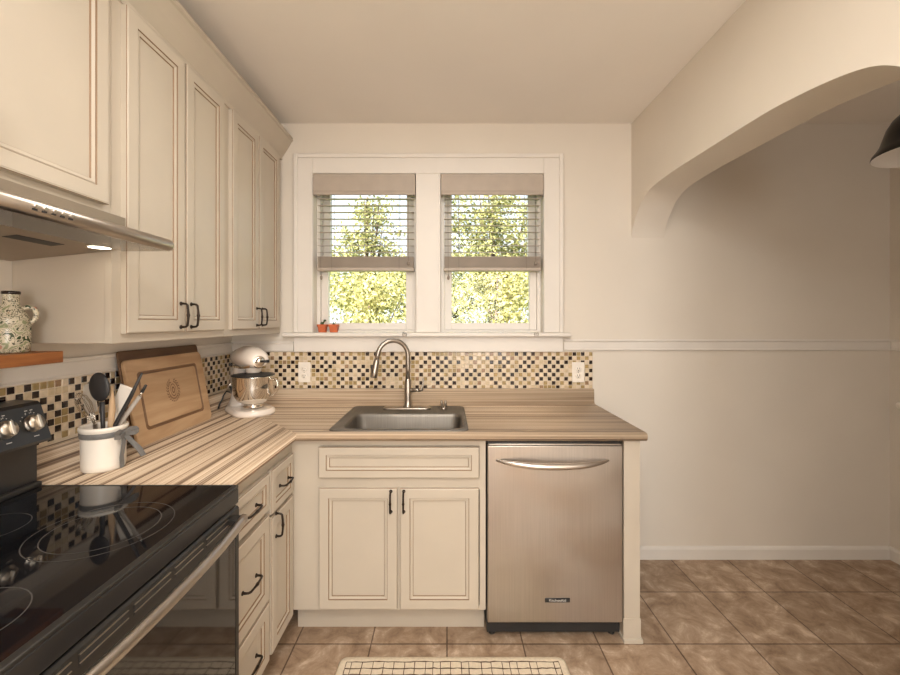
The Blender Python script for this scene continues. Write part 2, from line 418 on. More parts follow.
# blinds
def blind(a, c, label):
    root = thing('window_blind', label, 'blind', ((a+c)/2, YB+.02, OZ1), 'window blinds')
    b = MB(); b.box(a+.003, c-.003, YB-.026, YB-.014, 2.130, 2.2535, 'blind', .004)
    b.box(a+.003, c-.003, YB-.030, YB-.026, 2.150, 2.232, 'blind', .003)
    b.box(a+.003, a+.012, YB-.014, YB+.03, 2.130, 2.2535, 'blind', .002); b.box(c-.012, c-.003, YB-.014, YB+.03, 2.130, 2.2535, 'blind', .002)
    b.build('valance', root)
    b = MB(); b.box(a+.02, c-.02, YB-.008, YB+.045, 2.205, 2.250, 'blind', .002); b.build('head_rail', root)
    sa, sc = a+.022, c-.014
    ys = YB+.022
    for k in range(9):
        z = 2.118 - k*.0395
        b = MB()
        # slightly crowned, tilted slat
        pts = [(ys-.025, z+.0015-.003), (ys-.012, z+.003-.0015), (ys, z+.0036), (ys+.012, z+.003+.0015), (ys+.025, z+.0015+.003), (ys+.025, z-.0012+.003), (ys, z+.0008), (ys-.025, z-.0012-.003)]
        b.prism(pts, 'x', sa, sc, 'blind'); b.build('slat', root)
    for k in range(10):
        z = 1.775 - k*.0062
        b = MB(); b.box(sa, sc, ys-.026, ys+.025, z-.0042, z, 'blind', .001); b.build('slat', root)
    b = MB(); b.box(sa-.003, sc+.003, ys-.027, ys+.026, 1.690, 1.712, 'blind', .004); b.build('bottom_rail', root)
    for x in (sa+.085, sc-.085):
        b = MB()
        for yy in (ys-.028, ys+.027): b.tube([(x, yy, 2.205), (x, yy, 1.70)], .0012, 'cord', 6)
        b.box(x-.0012, x+.0012, ys-.028, ys+.027, 1.6985, 1.7005, 'cord')
        b.build('ladder_cord', root)
    b = MB(); b.tube([(sc-.03, ys-.030, 2.20), (sc-.03, ys-.031, 1.745)], .0012, 'cord', 6); b.ellipsoid((sc-.03, ys-.033, 1.733), .010, .010, .013, 'cord', 12, 8); b.build('cord_knob', root)
    b = MB(); b.tube([(sa+.02, ys-.030, 2.20), (sa+.022, ys-.032, 1.70), (sa+.024, ys-.030, 1.66)], .0012, 'cord', 6); b.ellipsoid((sa+.024, ys-.03, 1.65), .008, .008, .014, 'cord', 10, 8)
    b.build('pull_cord', root)
blind(*OPEN[0], 'taupe slatted blind half raised over the left window, beside the cabinets')
blind(*OPEN[1], 'taupe slatted blind half raised over the right window, nearer the arch')
for x, lab in ((-.243, 'small metal hold-down clip on the sill under the left window'), (.512, 'small metal hold-down clip on the sill under the right window')):
    b = MB(); b.box(x-.012, x+.012, YB-.0605, YB-.0585, OZ0-.021, OZ0-.012, 'nickel', .001)
    b.tube([(x-.012, YB-.062, OZ0-.016), (x-.008, YB-.066, OZ0+.004), (x, YB-.067, OZ0-.008), (x+.008, YB-.066, OZ0+.004), (x+.012, YB-.062, OZ0-.016)], .0020, 'nickel', 6)
    tag(b.build('blind_clip'), lab, 'clip', 'blind clips')

# pots on the sill
def rrect(x0, x1, y0, y1, r, n=5):
    P = []
    for cx, cy, a in ((x1-r, y1-r, 0), (x0+r, y1-r, PI/2), (x0+r, y0+r, PI), (x1-r, y0+r, 1.5*PI)):
        for k in range(n+1): P.append((cx+r*math.cos(a+PI/2*k/n), cy+r*math.sin(a+PI/2*k/n)))
    return P
def pot(x, label, tall):
    y = YB+.012; z = OZ0
    t = thing('plant_pot', label, 'plant pot', (x, y, z), 'clay pots on the sill')
    b = MB(); f = lambda h, zz, r: [(px, py, zz) for px, py in rrect(x-h, x+h, y-h, y+h, r)]
    b.loops([f(.020, z+.0002, .008), f(.0245, z+.034, .009), f(.028, z+.034, .010), f(.028, z+.047, .010), f(.024, z+.047, .009), f(.023, z+.038, .009)], 'terracotta', cap0=True, cap1=True, smooth=False)
    b.build('pot', t)
    b = MB()
    if tall:
        b.tube([(x, y, z+.036), (x+.003, y, z+.055), (x+.010, y, z+.066), (x+.016, y, z+.071)], .005, 'plant', 8); b.ellipsoid((x-.003, y, z+.053), .011, .011, .009, 'plant', 10, 6)
        b.ellipsoid((x+.014, y-.002, z+.070), .008, .006, .006, 'plant', 10, 6)
    else:
        b.ellipsoid((x, y, z+.047), .010, .010, .006, 'plant', 10, 6)
        b.tube([(x, y, z+.044), (x-.004, y, z+.060)], .003, 'plant', 6)
    b.build('plant', t)
pot(-.735, 'orange clay pot with a curved sprout on the sill, left of the pair', True)
pot(-.668, 'orange clay pot with a stubby sprout on the sill, right of the pair', False)

# ------------------------------------------------------------------ mosaic tile backsplashes
def tile_run(name, label, place, w, z0, z1, off):
    """place(u, z, n) -> world point"""
    b = MB(); p = .0243; g = .0034
    def q(u0, u1, za, zb, n0, n1, m):
        i = .0012
        o = [place(u0, za, n0), place(u1, za, n0), place(u1, zb, n0), place(u0, zb, n0)]
        t = [place(u0+i, za+i, n1), place(u1-i, za+i, n1), place(u1-i, zb-i, n1), place(u0+i, zb-i, n1)]
        b.loops([o, t], m, smooth=False, cap1=True)
    # grout bed
    A = [place(0, z0, .0003), place(w, z0, .0003), place(w, z1, .0003), place(0, z1, .0003)]
    B = [place(0, z0, .0045), place(w, z0, .0045), place(w, z1, .0045), place(0, z1, .0045)]
    b.loops([A, B], 'grout', smooth=False, cap0=True, cap1=True)
    rnd = random.Random(off); rows = int(math.ceil((z1-z0)/p)); cols = int(math.ceil(w/p))
    for r in range(rows):
        zt = z1 - r*p
        for c in range(cols):
            u0 = c*p+g/2; u1 = min((c+1)*p-g/2, w-g/2); zb = max(zt-p+g/2, z0+g/2); za = zt-g/2
            if za-zb < .006 or u1-u0 < .006: continue
            x = rnd.random()
            if (r+c) % 2 == 0: m = 'tdark' if x < .56 else ('tolive' if x < .82 else ('twarm' if x < .90 else 'tcream'))
            else: m = 'tlight' if x < .60 else ('tcream' if x < .90 else 'tolive')
            q(u0, u1, zb, za, .0045, .0065, m)
    return tag(b.build(name, recalc=True), label, 'tile backsplash')
ZL = .999           # top of laminate upstand
tile_run('tile_backsplash', 'brown and cream mosaic tile strip on the window wall behind the sink', lambda u, z, n: (-1.257+u, YB-n, z), 2.112, ZL+.001, 1.2145, 3)
tile_run('tile_backsplash', 'brown and cream mosaic tile strip on the left wall behind the cutting boards', lambda u, z, n: (XL+n, .36+u, z), 2.052, ZL+.001, 1.2035, 5)

def outlet(x, label):
    z = 1.096; y = YB-.007
    t = thing('wall_outlet', label, 'outlet', (x, y, z), 'wall outlets')
    b = MB(); b.box(x-.036, x+.036, y-.006, y, z-.059, z+.059, 'white', .003); b.build('cover_plate', t)
    for s in (-1, 1):
        b = MB(); zc = z+s*.020
        b.lathe([(.0001, 0), (.0165, 0), (.0165, .0025), (.0155, .0035), (.0001, .0035)], (x, y-.006, zc), 'white', 20, Matrix.Rotation(PI/2, 3, 'X'))
        for dx in (-.006, .006): b.box(x+dx-.0013, x+dx+.0013, y-.0102, y-.0090, zc-.002, zc+.0075, 'blackmatte')
        b.box(x-.003, x+.003, y-.0102, y-.0090, zc-.0105, zc-.006, 'blackmatte')
        b.build('socket', t)
    b = MB(); b.ellipsoid((x, y-.0065, z), .003, .0015, .003, 'nickel', 10, 6); b.build('screw', t)
outlet(-.835, 'white duplex outlet on the mosaic tile beside the stand mixer')
outlet(.768, 'white duplex outlet at the right end of the mosaic tile')

# ------------------------------------------------------------------ laminate countertop (L shaped, mitred)
CX1 = .858
_P = [(.001, .879), (.001, ZL), (.018, ZL), (.0205, ZL-.003), (.0205, .934), (.0225, .925), (.028, .918), (.036, .9145), (.60, .914), (.634, .9145), (.642, .9145), (.650, .912), (.6545, .906), (.656, .898), (.654, .888), (.648, .881), (.640, .878), (.632, .879)]
prof = [(d+(.012 if d > .5 else 0), z) for d, z in _P]
k = .62/.666
seg_prof = []
b = MB(); uvl = b.bm.loops.layers.uv.new('UVMap')
sections = [[(XL+d*k, 1.208, z) for d, z in prof], [(XL+d*k, YB-d, z) for d, z in prof], [(CX1, YB-d, z) for d, z in prof]]
acc = [0]
for i in range(1, len(prof)): acc.append(acc[-1] + math.hypot(prof[i][0]-prof[i-1][0], prof[i][1]-prof[i-1][1]))
RV = [[b.bm.verts.new(p) for p in s] for s in sections]
n = len(prof)
for s in range(2):
    for i in range(n):
        j = (i+1) % n
        f = b.face([RV[s][i], RV[s][j], RV[s+1][j], RV[s+1][i]], 'laminate', 3 <= i < n-1)
        for l, (si, pi) in zip(f.loops, ((s, i), (s, j), (s+1, j), (s+1, i))):
            co = sections[si][pi]; u = co[1] if s == 0 else co[0] + 20
            l[uvl].uv = (u, acc[pi] if not (i == n-1 and pi == 0) else acc[-1]+.6)
for s, rev in ((0, False), (2, True)):
    f = b.face(RV[s] if not rev else RV[s][::-1], 'laminate')
    for l in f.loops:
        co = l.vert.co; l[uvl].uv = (co.z, co.z*.3+.3)
bmesh.ops.recalc_face_normals(b.bm, faces=b.bm.faces)
counter = b.build('countertop', recalc=False)
SX0, SX1, SY0, SY1 = -.520, .095, 1.803, 2.332          # sink rim
cb = MB(); cb.box(SX0+.02, SX1-.02, SY0+.02, SY1-.02, .80, 1.2, 'laminate'); cut = cb.build('cutter')
md = counter.modifiers.new('cut', 'BOOLEAN'); md.operation = 'DIFFERENCE'; md.object = cut; md.solver = 'EXACT'
dg = bpy.context.evaluated_depsgraph_get()
newme = bpy.data.meshes.new_from_object(counter.evaluated_get(dg)); counter.modifiers.clear()
old = counter.data; counter.data = newme; bpy.data.meshes.remove(old); bpy.data.objects.remove(cut)
newme.name = 'countertop'
tag(counter, 'L-shaped striped brown laminate countertop with coved upstand and rolled front edge', 'countertop')

# ------------------------------------------------------------------ cabinet doors, drawers, pulls
def panel(b, o, U, W, N, w, h, fr=.040, t=.020):
    b.rings(o, U, W, N, w, h, [(0, 0, 'cab'), (0, t-.004, 'glaze'), (.0012, t-.002, 'cab'), (.0035, t-.001, 'cab'), (.005, t, 'cab'), (fr, t, 'glaze'), (fr+.0022, t-.004, 'cab'),
                               (fr+.005, t-.002, 'cab'), (fr+.0135, t-.005, 'glaze'), (fr+.0157, t-.009, 'cab'), (fr+.019, t-.009, 'cab')])
def pull(parent, c, A, N, L=.088, name='handle'):
    """arched pull centred at surface point c, along A, standing out along N"""
    c, A, N = V(c), V(A).normalized(), V(N).normalized(); b = MB(); h = L/2
    pts = []; rad = []
    for q, out, r in ((-1, .0, .0048), (-1, .012, .0040), (-.97, .020, .0040), (-.86, .0245, .0042), (-.5, .0265, .0040), (-.15, .0275, .0046), (0, .0278, .0062), (.15, .0275, .0046), (.5, .0265, .0040), (.86, .0245, .0042), (.97, .020, .0040), (1, .012, .0040), (1, 0, .0048)):
        pts.append(c+A*(q*h)+N*out); rad.append(r)
    b.tube(pts, .004, 'bronze', 10, rad)
    S = A.cross(N)
    for s in (-1, 1):
        p = c+A*(s*h)
        b.tube([p+N*.0005, p+N*.003, p+N*.005], .007, 'bronze', 12, [.0075, .0072, .005])
    return b.build(name, parent)
def door_thing(kind, root, o, U, W, N, w, h, fr, handle=None, axis=None, L=.088, t=.020):
    b = MB(); panel(b, o, U, W, N, w, h, fr, t); d = b.build(kind, root)
    if handle is not None: pull(d, handle, axis, N, L)
    return d
X_, Y_, Z_ = V((1, 0, 0)), V((0, 1, 0)), V((0, 0, 1))

# --- base cabinets, left run (faces at X=-.66)
FX = -.66; CFX = FX-.0205
def left_pt(y, z): return (CFX+.0003, y, z)
r = thing('base_cabinet', 'cream base cabinet of three drawers beside the black range', 'cabinet', (-.95, 1.38, 0), 'base cabinets')
b = MB(); b.box(-1.24, CFX, 1.216, 1.5595, .125, .876, 'cab', .001); b.box(-1.24, CFX-.075, 1.216, 1.5595, .0005, .125, 'cab'); b.build('body', r)
for z0, z1, fr in ((.690, .826, .030), (.358, .672, .045), (.128, .348, .042)):
    door_thing('drawer', r, left_pt(1.222, z0), Y_, Z_, X_, .326, z1-z0, fr, (FX, 1.385, (z0+z1)/2), Y_, .095)
r = thing('base_cabinet', 'narrow cream corner base cabinet with one drawer over one door', 'cabinet', (-.95, 1.70, 0), 'base cabinets')
b = MB(); b.box(-1.24, CFX, 1.5605, 2.38, .125, .876, 'cab', .001); b.box(-1.24, CFX-.075, 1.5605, 2.38, .0005, .125, 'cab'); b.build('body', r)
door_thing('drawer', r, left_pt(1.571, .660), Y_, Z_, X_, .214, .166, .030, (FX, 1.678, .745), Y_, .085)
door_thing('door', r, left_pt(1.571, .130), Y_, Z_, X_, .214, .516, .042, (FX, 1.600, .608), Z_, .088)

# --- sink base (door faces at Y=1.797)
FY = 1.797; CFY = FY+.0205
r = thing('base_cabinet', 'cream double-door sink base cabinet under the window', 'cabinet', (-.25, 2.1, 0), 'base cabinets')
b = MB()
sx0, sx1 = CFX+.001, .169
b.box(sx0, sx0+.131, CFY, CFY+.02, .130, .876, 'cab'); b.box(.143, sx1, CFY, CFY+.02, .130, .876, 'cab')
b.box(sx0+.131, .143, CFY, CFY+.02, .851, .876, 'cab'); b.box(sx0+.131, .143, CFY, CFY+.02, .655, .720, 'cab'); b.box(sx0+.131, .143, CFY, CFY+.02, .130, .152, 'cab')
b.box(-.2215, -.1985, CFY, CFY+.02, .152, .655, 'cab'); b.box(sx0+.131, .143, CFY+.010, CFY+.012, .71, .86, 'cab')
b.box(sx0, sx0+.018, CFY+.02, 2.38, .13, .876, 'cab'); b.box(sx1-.018, sx1, CFY+.02, 2.38, .13, .876, 'cab'); b.box(sx1-.018, sx1, CFY+.0905, 2.38, .0005, .1299, 'cab'); b.box(sx0+.018, sx1-.018, CFY+.02, 2.38, .13, .148, 'cab')
b.box(sx0, sx1, CFY+.075, CFY+.090, .0005, .13, 'cab')
b.build('body', r)
fy = CFY-.0003
door_thing('drawer_front', r, (-.558, fy, .712), X_, Z_, -Y_, .698, .134, .033)
door_thing('door', r, (-.556, fy, .143), X_, Z_, -Y_, .340, .525, .042, (-.243, FY, .613), Z_, .088)
door_thing('door', r, (-.204, fy, .143), X_, Z_, -Y_, .342, .525, .042, (-.187, FY, .613), Z_, .088)

# --- end panel beside the dishwasher
r = thing('end_panel', 'cream upright end panel at the right of the dishwasher', 'cabinet panel', (.80, 2.1, 0))
b = MB(); b.box(.768, .838, 1.800, 2.395, .001, .876, 'cab', .002); b.box(.764, .840, 1.797, 1.80, .0005, .105, 'cab'); b.build('panel', r)
b = MB(); b.box(.763, .847, 1.788, 2.395, .0005, .020, 'cab', .003); b.build('plinth', r)

# --- wall cabinets
UFX = -.953; UCX = UFX-.0205
def up_pt(y, z): return (UCX+.0003, y, z)
def wall_cab(label, y0, y1, z0, doors, hz, hsides):
    r = thing('wall_cabinet', label, 'cabinet', (-1.1, (y0+y1)/2, z0), 'wall cabinets')
    b = MB(); b.box(XL+.001, UCX-.0205, y0+.0035, y1-.0035, z0+.001, 2.400, 'cab')
    b.box(UCX-.02, UCX, y0+.0004, y1-.0004, z0, 2.400, 'cab', .0012)
    b.build('body', r)
    for (a, c, zb), hy in zip(doors, hsides):
        door_thing('door', r, up_pt(a, zb), Y_, Z_, X_, c-a, 2.338-zb, .042, (UFX, hy, hz), Z_, .084)
    return r
wall_cab('cream wall cabinet above the range hood with a raised bottom', .44, 1.2025, 1.692, [(.475, .815, 1.721), (.823, 1.1735, 1.721)], 1.80, [.795, .845])
wall_cab('tall cream two-door wall cabinet next to the hood, over the cutting boards', 1.203, 1.8055, 1.327, [(1.238, 1.513, 1.355), (1.521, 1.783, 1.355)], 1.414, [1.485, 1.545])
wall_cab('tall cream two-door wall cabinet in the corner above the stand mixer', 1.806, 2.4185, 1.327, [(1.848, 2.106, 1.356), (2.112, 2.369, 1.356)], 1.416, [2.078, 2.138])
b = MB()
b.prism([(UCX-.004, 2.342), (UCX+.006, 2.342), (UCX+.008, 2.36), (-.955, 2.375), (-.935, 2.405), (-.912, 2.447), (-.905, 2.452), (-.905, 2.470), (-.93, 2.470), (UCX-.004, 2.402)], 'y', .44, YB-.002, 'cab')
struct(b.build('trim_8'))
b = MB(); b.box(XL+.001, UCX-.03, .44, YB-.002, 2.401, ZC-.001, 'cab'); struct(b.build('trim_9'))

# ------------------------------------------------------------------ range hood
r = thing('range_hood', 'slim stainless range hood with tubular front rail over the cooktop', 'range hood', (-1.0, .82, 1.60))
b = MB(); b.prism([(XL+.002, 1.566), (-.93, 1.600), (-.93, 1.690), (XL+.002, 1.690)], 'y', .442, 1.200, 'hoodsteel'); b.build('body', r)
b = MB(); b.box(-.93, -.797, .442, 1.192, 1.593, 1.598, 'visor'); b.build('glass_visor', r)
b = MB(); prof = []
for q in range(24):
    a = 2*PI*q/24; prof.append((-.786+.017*math.cos(a), 1.606+.0165*math.sin(a)))
ring = lambda y, s: [(-.786+(px+.786)*s, y, 1.606+(pz-1.606)*s) for px, pz in prof]
b.loops([ring(.442, 1), ring(1.164, 1), ring(1.172, .93), ring(1.177, .75), ring(1.178, .3)], 'railsteel', cap0=True, cap1=True)
lip = b.build('front_rail', r)
b = MB(); b.box(-.93, -.80, .442, 1.13, 1.622, 1.626, 'steel'); b.build('top_plate', r)
for k in range(5):
    y = .775+k*.0185; b = MB(); Mx = Matrix.Rotation(PI/2, 3, 'Y')
    b.lathe([(.0001, 0), (.0042, 0), (.0042, .002), (.0035, .003), (.0001, .0033)], (-.7690, y, 1.607), 'steel', 14, Mx)
    b.box(-.7705, -.7683, y-.005, y+.004, 1.5985, 1.6020, 'black'); b.build('button', r)
def hz_(x): return 1.600-(-.93-x)/(-.93-XL)*.034
b = MB(); b.lathe([(.0001, -.004), (.030, -.004), (.030, .0), (.024, .0), (.0235, -.001), (.0001, -.001)][:3]+[(.026, 0)], (-.950, 1.135, hz_(-.950)-.0005), 'chrome', 24)
b.lathe([(.0001, -.0055), (.025, -.0052), (.026, -.004)], (-.950, 1.135, hz_(-.950)), 'lightlens', 24); b.build('lamp', r)
b = MB(); b.prism([(-1.035, hz_(-1.035)-.001), (-1.0, hz_(-1.0)-.001), (-1.0, hz_(-1.0)+.003), (-1.035, hz_(-1.035)+.003)], 'y', .965, 1.085, 'blackmatte'); b.build('vent_slot', r)
b = MB(); b.prism([(-1.22, hz_(-1.22)-.002), (-1.07, hz_(-1.07)-.002), (-1.07, hz_(-1.07)+.003), (-1.22, hz_(-1.22)+.003)], 'y', .50, .90, 'darkmetal'); b.build('filter', r)

# ------------------------------------------------------------------ shelf and jug
r = thing('wall_shelf', 'short red-brown wooden wall shelf above the range holding the jug', 'shelf', (-1.18, .9, 1.273))
b = MB(); b.box(XL+.017, -1.108, .47, 1.199, 1.2735, 1.3065, 'shelfwood', .002); b.build('shelf_board', r)
for y in (.60, 1.145):
    b = MB(); b.box(XL+.0165, XL+.020, y-.009, y+.009, 1.207, 1.2733, 'nickel', .001); b.box(XL+.017, XL+.10, y-.009, y+.009, 1.2695, 1.2733, 'nickel', .001)
    for z in (1.222, 1.245): b.ellipsoid((XL+.021, y, z), .002, .004, .004, 'darkmetal', 10, 6)
    b.build('bracket', r)
jx, jy, jz = -1.182, 1.125, 1.3070
r = thing('ceramic_jug', 'floral painted ceramic jug with a loop handle on the wooden shelf', 'jug', (jx, jy, jz))
b = MB()
b.lathe([(q*.86, z) for q, z in [(.0001, 0), (.040, 0), (.045, .004), (.0465, .03), (.0465, .062), (.046, .070), (.041, .076), (.043, .084), (.0425, .094), (.036, .108), (.027, .122), (.0205, .130), (.0195, .150), (.021, .158)]], (jx, jy, jz), 'ceramic', 36)
b.build('body', r)
b = MB(); b.lathe([(q*.86, z) for q, z in [(.021, .158), (.0225, .159), (.0225, .166), (.019, .167), (.017, .160), (.016, .13)]], (jx, jy, jz), 'tdark', 30); b.build('rim', r)
b = MB(); d = V((.80, .60, 0)).normalized()
P = [V((jx, jy, jz))+d*q+Z_*z for q, z in ((.020, .118), (.034, .125), (.045, .120), (.050, .107), (.048, .094), (.042, .084), (.034, .080))]
b.tube(P, .0065, 'ceramic', 10); b.build('handle', r)

# ------------------------------------------------------------------ range (cooker)
RY0, RY1 = .442, 1.2000
r = thing('kitchen_range', 'black freestanding glass-top range with stainless oven handle and backguard', 'range', (-.93, .82, 0))
b = MB(); b.box(-1.245, -.640, RY0+.002, RY1, .03, .890, 'black', .002)
for y in (RY0+.06, RY1-.06):
    for x in (-1.2, -.70): b.box(x-.02, x+.02, y-.02, y+.02, .0005, .03, 'blackmatte')
b.build('body', r)
b = MB(); b.box(-1.182, -.616, RY0+.006, RY1-.006, .914, .9185, 'blackglass', .001)
ct = b.build('cooktop', r)
b = MB()
b.box(-1.182, -.604, RY0, RY1, .8905, .9135, 'black', .003)
b.box(-.619, -.602, RY0, RY1, .9110, .9195, 'darkmetal', .003, 3)
b.box(-1.20, -.604, RY0, RY0+.006, .911, .9195, 'darkmetal', .001); b.box(-1.20, -.604, RY1-.006, RY1, .911, .9195, 'darkmetal', .001)
b.box(-.6095, -.602, RY0, RY1, .868, .9109, 'black', .003)
b.build('cooktop_frame', ct)
def burner(x, y, rads):
    b = MB()
    for rr in rads:
        N = 72
        b.loops([[(x+q*math.cos(2*PI*i/N), y+q*math.sin(2*PI*i/N), .91875) for i in range(N)] for q in (rr-.0011, rr+.0011)], 'ring', smooth=False)
    b.build('burner_ring', ct, recalc=False)
burner(-.785, .950, [.135, .108]); burner(-.775, .645, [.092]); burner(-1.055, .945, [.078]); burner(-1.04, .66, [.105])
# backguard
b = MB()
b.prism([(-1.248, .8905), (-1.183, .8905), (-1.183, 1.045), (-1.143, 1.050), (-1.140, 1.058), (-1.172, 1.155), (-1.180, 1.163), (-1.248, 1.166)], 'y', RY0, RY1-.003, 'black')
bg = b.build('backguard', r)
b = MB(); b.box(-1.1825, -1.166, RY0, RY1-.002, .9165, .934, 'darkmetal', .005, 3); b.build('trim_strip', bg)
Wd = V((-.032, 0, .097)).normalized(); Nn = V((.097, 0, .032)).normalized()
for ky in (.60, .68, .97-.0, 1.085, 1.158):
    if ky == .97: continue
    c = V((-1.156, ky, 1.107)); Mx = Matrix((V((0, 1, 0)), Wd, Nn)).transposed()
    b = MB(); kq = .88
    b.lathe([(q*kq, z) for q, z in [(.0001, .0), (.0275, 0), (.0275, .003), (.0255, .004), (.025, .012), (.0235, .016), (.0001, .017)]], c, 'knobsteel', 28, Mx)
    b.box(-.0045, .0045, -.0195, .0195, .016, .025, 'knobsteel', .002, mat=Matrix.Translation(c) @ Mx.to_4x4())
    b.build('control_knob', bg)
K = Matrix.Translation(V((-1.156, 0, 1.107))) @ Matrix((V((0, 1, 0)), Wd, Nn)).transposed().to_4x4()
def mk(y, w_, x0, x1): b.box(y+x0, y+x1, w_, w_+.0022, .0, .0006, 'mark', mat=K)
for ky in (.60, .68, 1.085, 1.158):
    b = MB()
    mk(ky, .037, -.012, -.004); mk(ky, .037, .003, .010); mk(ky, .031, -.012, -.010); mk(ky, .031, .003, .005)
    for q in range(7):
        a = PI*(.15+.7*q/6)*1.0
        mk(ky, .0305*math.sin(a)-.001, .033*math.cos(a)-.001, .033*math.cos(a)+.001)
    b.build('printed_mark', bg)
    b = MB(); mk(ky, -.037, -.007, .007); b.build('printed_mark', bg)
b = MB(); b.box(.74, 1.02, -.030, .030, .0, .003, 'blackglass', .001, mat=K); b.build('clock_display', bg)
# oven door
b = MB(); b.box(-.638, -.604, RY0+.004, RY1-.002, .205, .862, 'black', .003); od = b.build('oven_door', r)
b = MB(); b.box(-.6045, -.6015, RY0+.008, RY1-.006, .215, .792, 'ovenglass', .001); b.build('oven_window', od)
b = MB(); b.box(-.6045, -.6000, RY1-.020, RY1-.003, .215, .792, 'darkmetal', .001); b.build('door_edge', od)
b = MB(); b.prism([(-.630, .8625), (-.604, .861), (-.600, .856), (-.5995, .797), (-.604, .793), (-.604, .850), (-.630, .8615)], 'y', RY0+.004, RY1-.003, 'darkmetal'); vt = b.build('vent_trim', od)
b = MB()
for k in range(6):
    ya = 1.137-k*.119-.104
    b = MB()
    for z in (.8410, .8265): b.box(-.6012, -.5985, ya, ya+.104, z, z+.0065, 'blackmatte'); b.box(-.6, -.5972, ya, ya+.104, z+.0066, z+.0080, 'knobsteel')
    b.box(-.5998, -.5990, ya, ya+.104, .8331, .8409, 'blackmatte')
    b.build('vent_slot', od)
b = MB()
Ls = []
for q in range(25):
    t = q/24; y = RY0+.03+(RY1-.032-RY0-.03)*t; ox = -.024*abs(2*t-1)**2.2
    Ls.append([(x+ox, y, z) for x, z in ((-.555, .8475), (-.549, .851), (-.540, .849), (-.5365, .842), (-.538, .830), (-.544, .824), (-.551, .825), (-.557, .832))])
b.loops(Ls, 'railsteel', cap0=True, cap1=True)
for y in (RY0+.031, RY1-.064): b.box(-.602, -.566, y, y+.031, .829, .848, 'darkmetal', .003)
b.build('oven_handle', od)
b = MB(); b.box(-.638, -.606, RY0+.004, RY1-.002, .045, .198, 'black', .004); b.build('storage_drawer', r)

# ------------------------------------------------------------------ dishwasher
r = thing('dishwasher', 'stainless steel dishwasher with a bowed bar handle under the counter', 'dishwasher', (.47, 2.1, 0))
b = MB(); b.box(.176, .7625, 1.835, 2.37, .02, .868, 'blackmatte'); b.box(.18, .758, 1.815, 1.835, .855, .870, 'black')
for x in (.20, .735): b.lathe([(.0001, .0005), (.015, .0005), (.015, .008), (.006, .008), (.006, .04)], (x, 1.86, 0), 'darkmetal', 12)
b.build('body', r)
b = MB(); b.box(.1765, .7625, 1.800, 1.834, .085, .853, 'steel_v', .004, 3); dd = b.build('door', r)
b = MB(); b.box(.180, .759, 1.806, 1.832, .8535, .8600, 'steel', .002); b.build('control_strip', dd)
b = MB(); P = []; R_ = []
for q in range(25):
    t = -1+2*q/24; P.append((.4575+.243*t, 1.7995-.045*(1-abs(t)**2.6)-.002, .790-.012*(1-t*t))); R_.append(.0035+.0105*(1-abs(t)**3)**.8)
b.tube(P, .012, 'steel', 14, R_, flat=1.0); b.build('handle', dd)
b = MB(); b.box(.424, .533, 1.7975, 1.8005, .1745, .1935, 'black', .002)
b.box(.4265, .5305, 1.7970, 1.7976, .177, .191, 'blackmatte'); bd = b.build('badge', r)
b = MB(); text_into(b, 'KitchenAid', .0165, (.4785, 1.7966, .184), (1, 0, 0), (0, 0, 1), 'mark', .0003); b.build('lettering', bd)
b = MB(); b.box(.18, .758, 1.885, 1.90, .004, .084, 'black'); b.build('toe_panel', r)

# ------------------------------------------------------------------ sink, faucet, dispenser
r = thing('kitchen_sink', 'stainless steel single-bowl drop-in sink set in the striped counter', 'sink', (-.21, 2.07, .914))
b = MB(); f = lambda x0, x1, y0, y1, rr, z: [(px, py, z) for px, py in rrect(x0, x1, y0, y1, rr, 6)]
bx0, bx1, by0, by1 = -.468, .074, 1.848, 2.146
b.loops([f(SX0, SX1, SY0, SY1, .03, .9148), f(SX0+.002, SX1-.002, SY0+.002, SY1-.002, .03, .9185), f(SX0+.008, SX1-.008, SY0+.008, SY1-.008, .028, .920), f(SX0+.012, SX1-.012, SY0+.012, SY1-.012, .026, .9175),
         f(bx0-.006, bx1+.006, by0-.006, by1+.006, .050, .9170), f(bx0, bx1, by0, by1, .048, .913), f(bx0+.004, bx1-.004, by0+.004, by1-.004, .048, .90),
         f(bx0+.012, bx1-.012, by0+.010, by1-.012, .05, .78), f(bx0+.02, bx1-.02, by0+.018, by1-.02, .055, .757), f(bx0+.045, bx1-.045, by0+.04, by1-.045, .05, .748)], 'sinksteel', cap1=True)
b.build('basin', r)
b = MB(); b.lathe([(.0001, .751), (.02, .751), (.03, .752), (.042, .7535), (.045, .7525), (.045, .7485)], ((bx0+bx1)/2, 2.01, 0), 'chrome', 24); b.build('drain', r)
fx, fy_ = -.213, 2.262; fz = .9175
r = thing('faucet', 'brushed nickel gooseneck pull-down faucet standing behind the sink bowl', 'faucet', (fx, fy_, fz))
b = MB()
S = lambda a, c, z: [(fx-.004+px, fy_+py, z) for px, py in rrect(-a, a, -c, c, c*.95, 8)]
b.loops([S(.130, .030, fz+.0005), S(.130, .030, fz+.006), S(.126, .027, fz+.010), S(.10, .02, fz+.011)], 'nickel', cap0=True, cap1=True); b.build('deck_plate', r)
b = MB()
b.lathe([(.0001, .010), (.027, .010), (.027, .016), (.021, .022), (.019, .05), (.019, .145), (.0165, .155), (.014, .165)], (fx, fy_, fz), 'nickel', 24); b.build('body', r)
b = MB(); d = V((-.93, -.36, 0)).normalized(); R0 = .083
P = [V((fx, fy_, fz+.16)), V((fx, fy_, fz+.22)), V((fx, fy_, fz+.285))]
for q in range(1, 17):
    a = PI*q/16*.97; P.append(V((fx, fy_, fz+.290))+d*(R0*(1-math.cos(a)))+Z_*(R0*math.sin(a)))
e = P[-1]; dr = (P[-1]-P[-2]).normalized(); P.append(e+dr*.04)
b.tube(P, .0125, 'nickel', 16); b.build('spout', r)
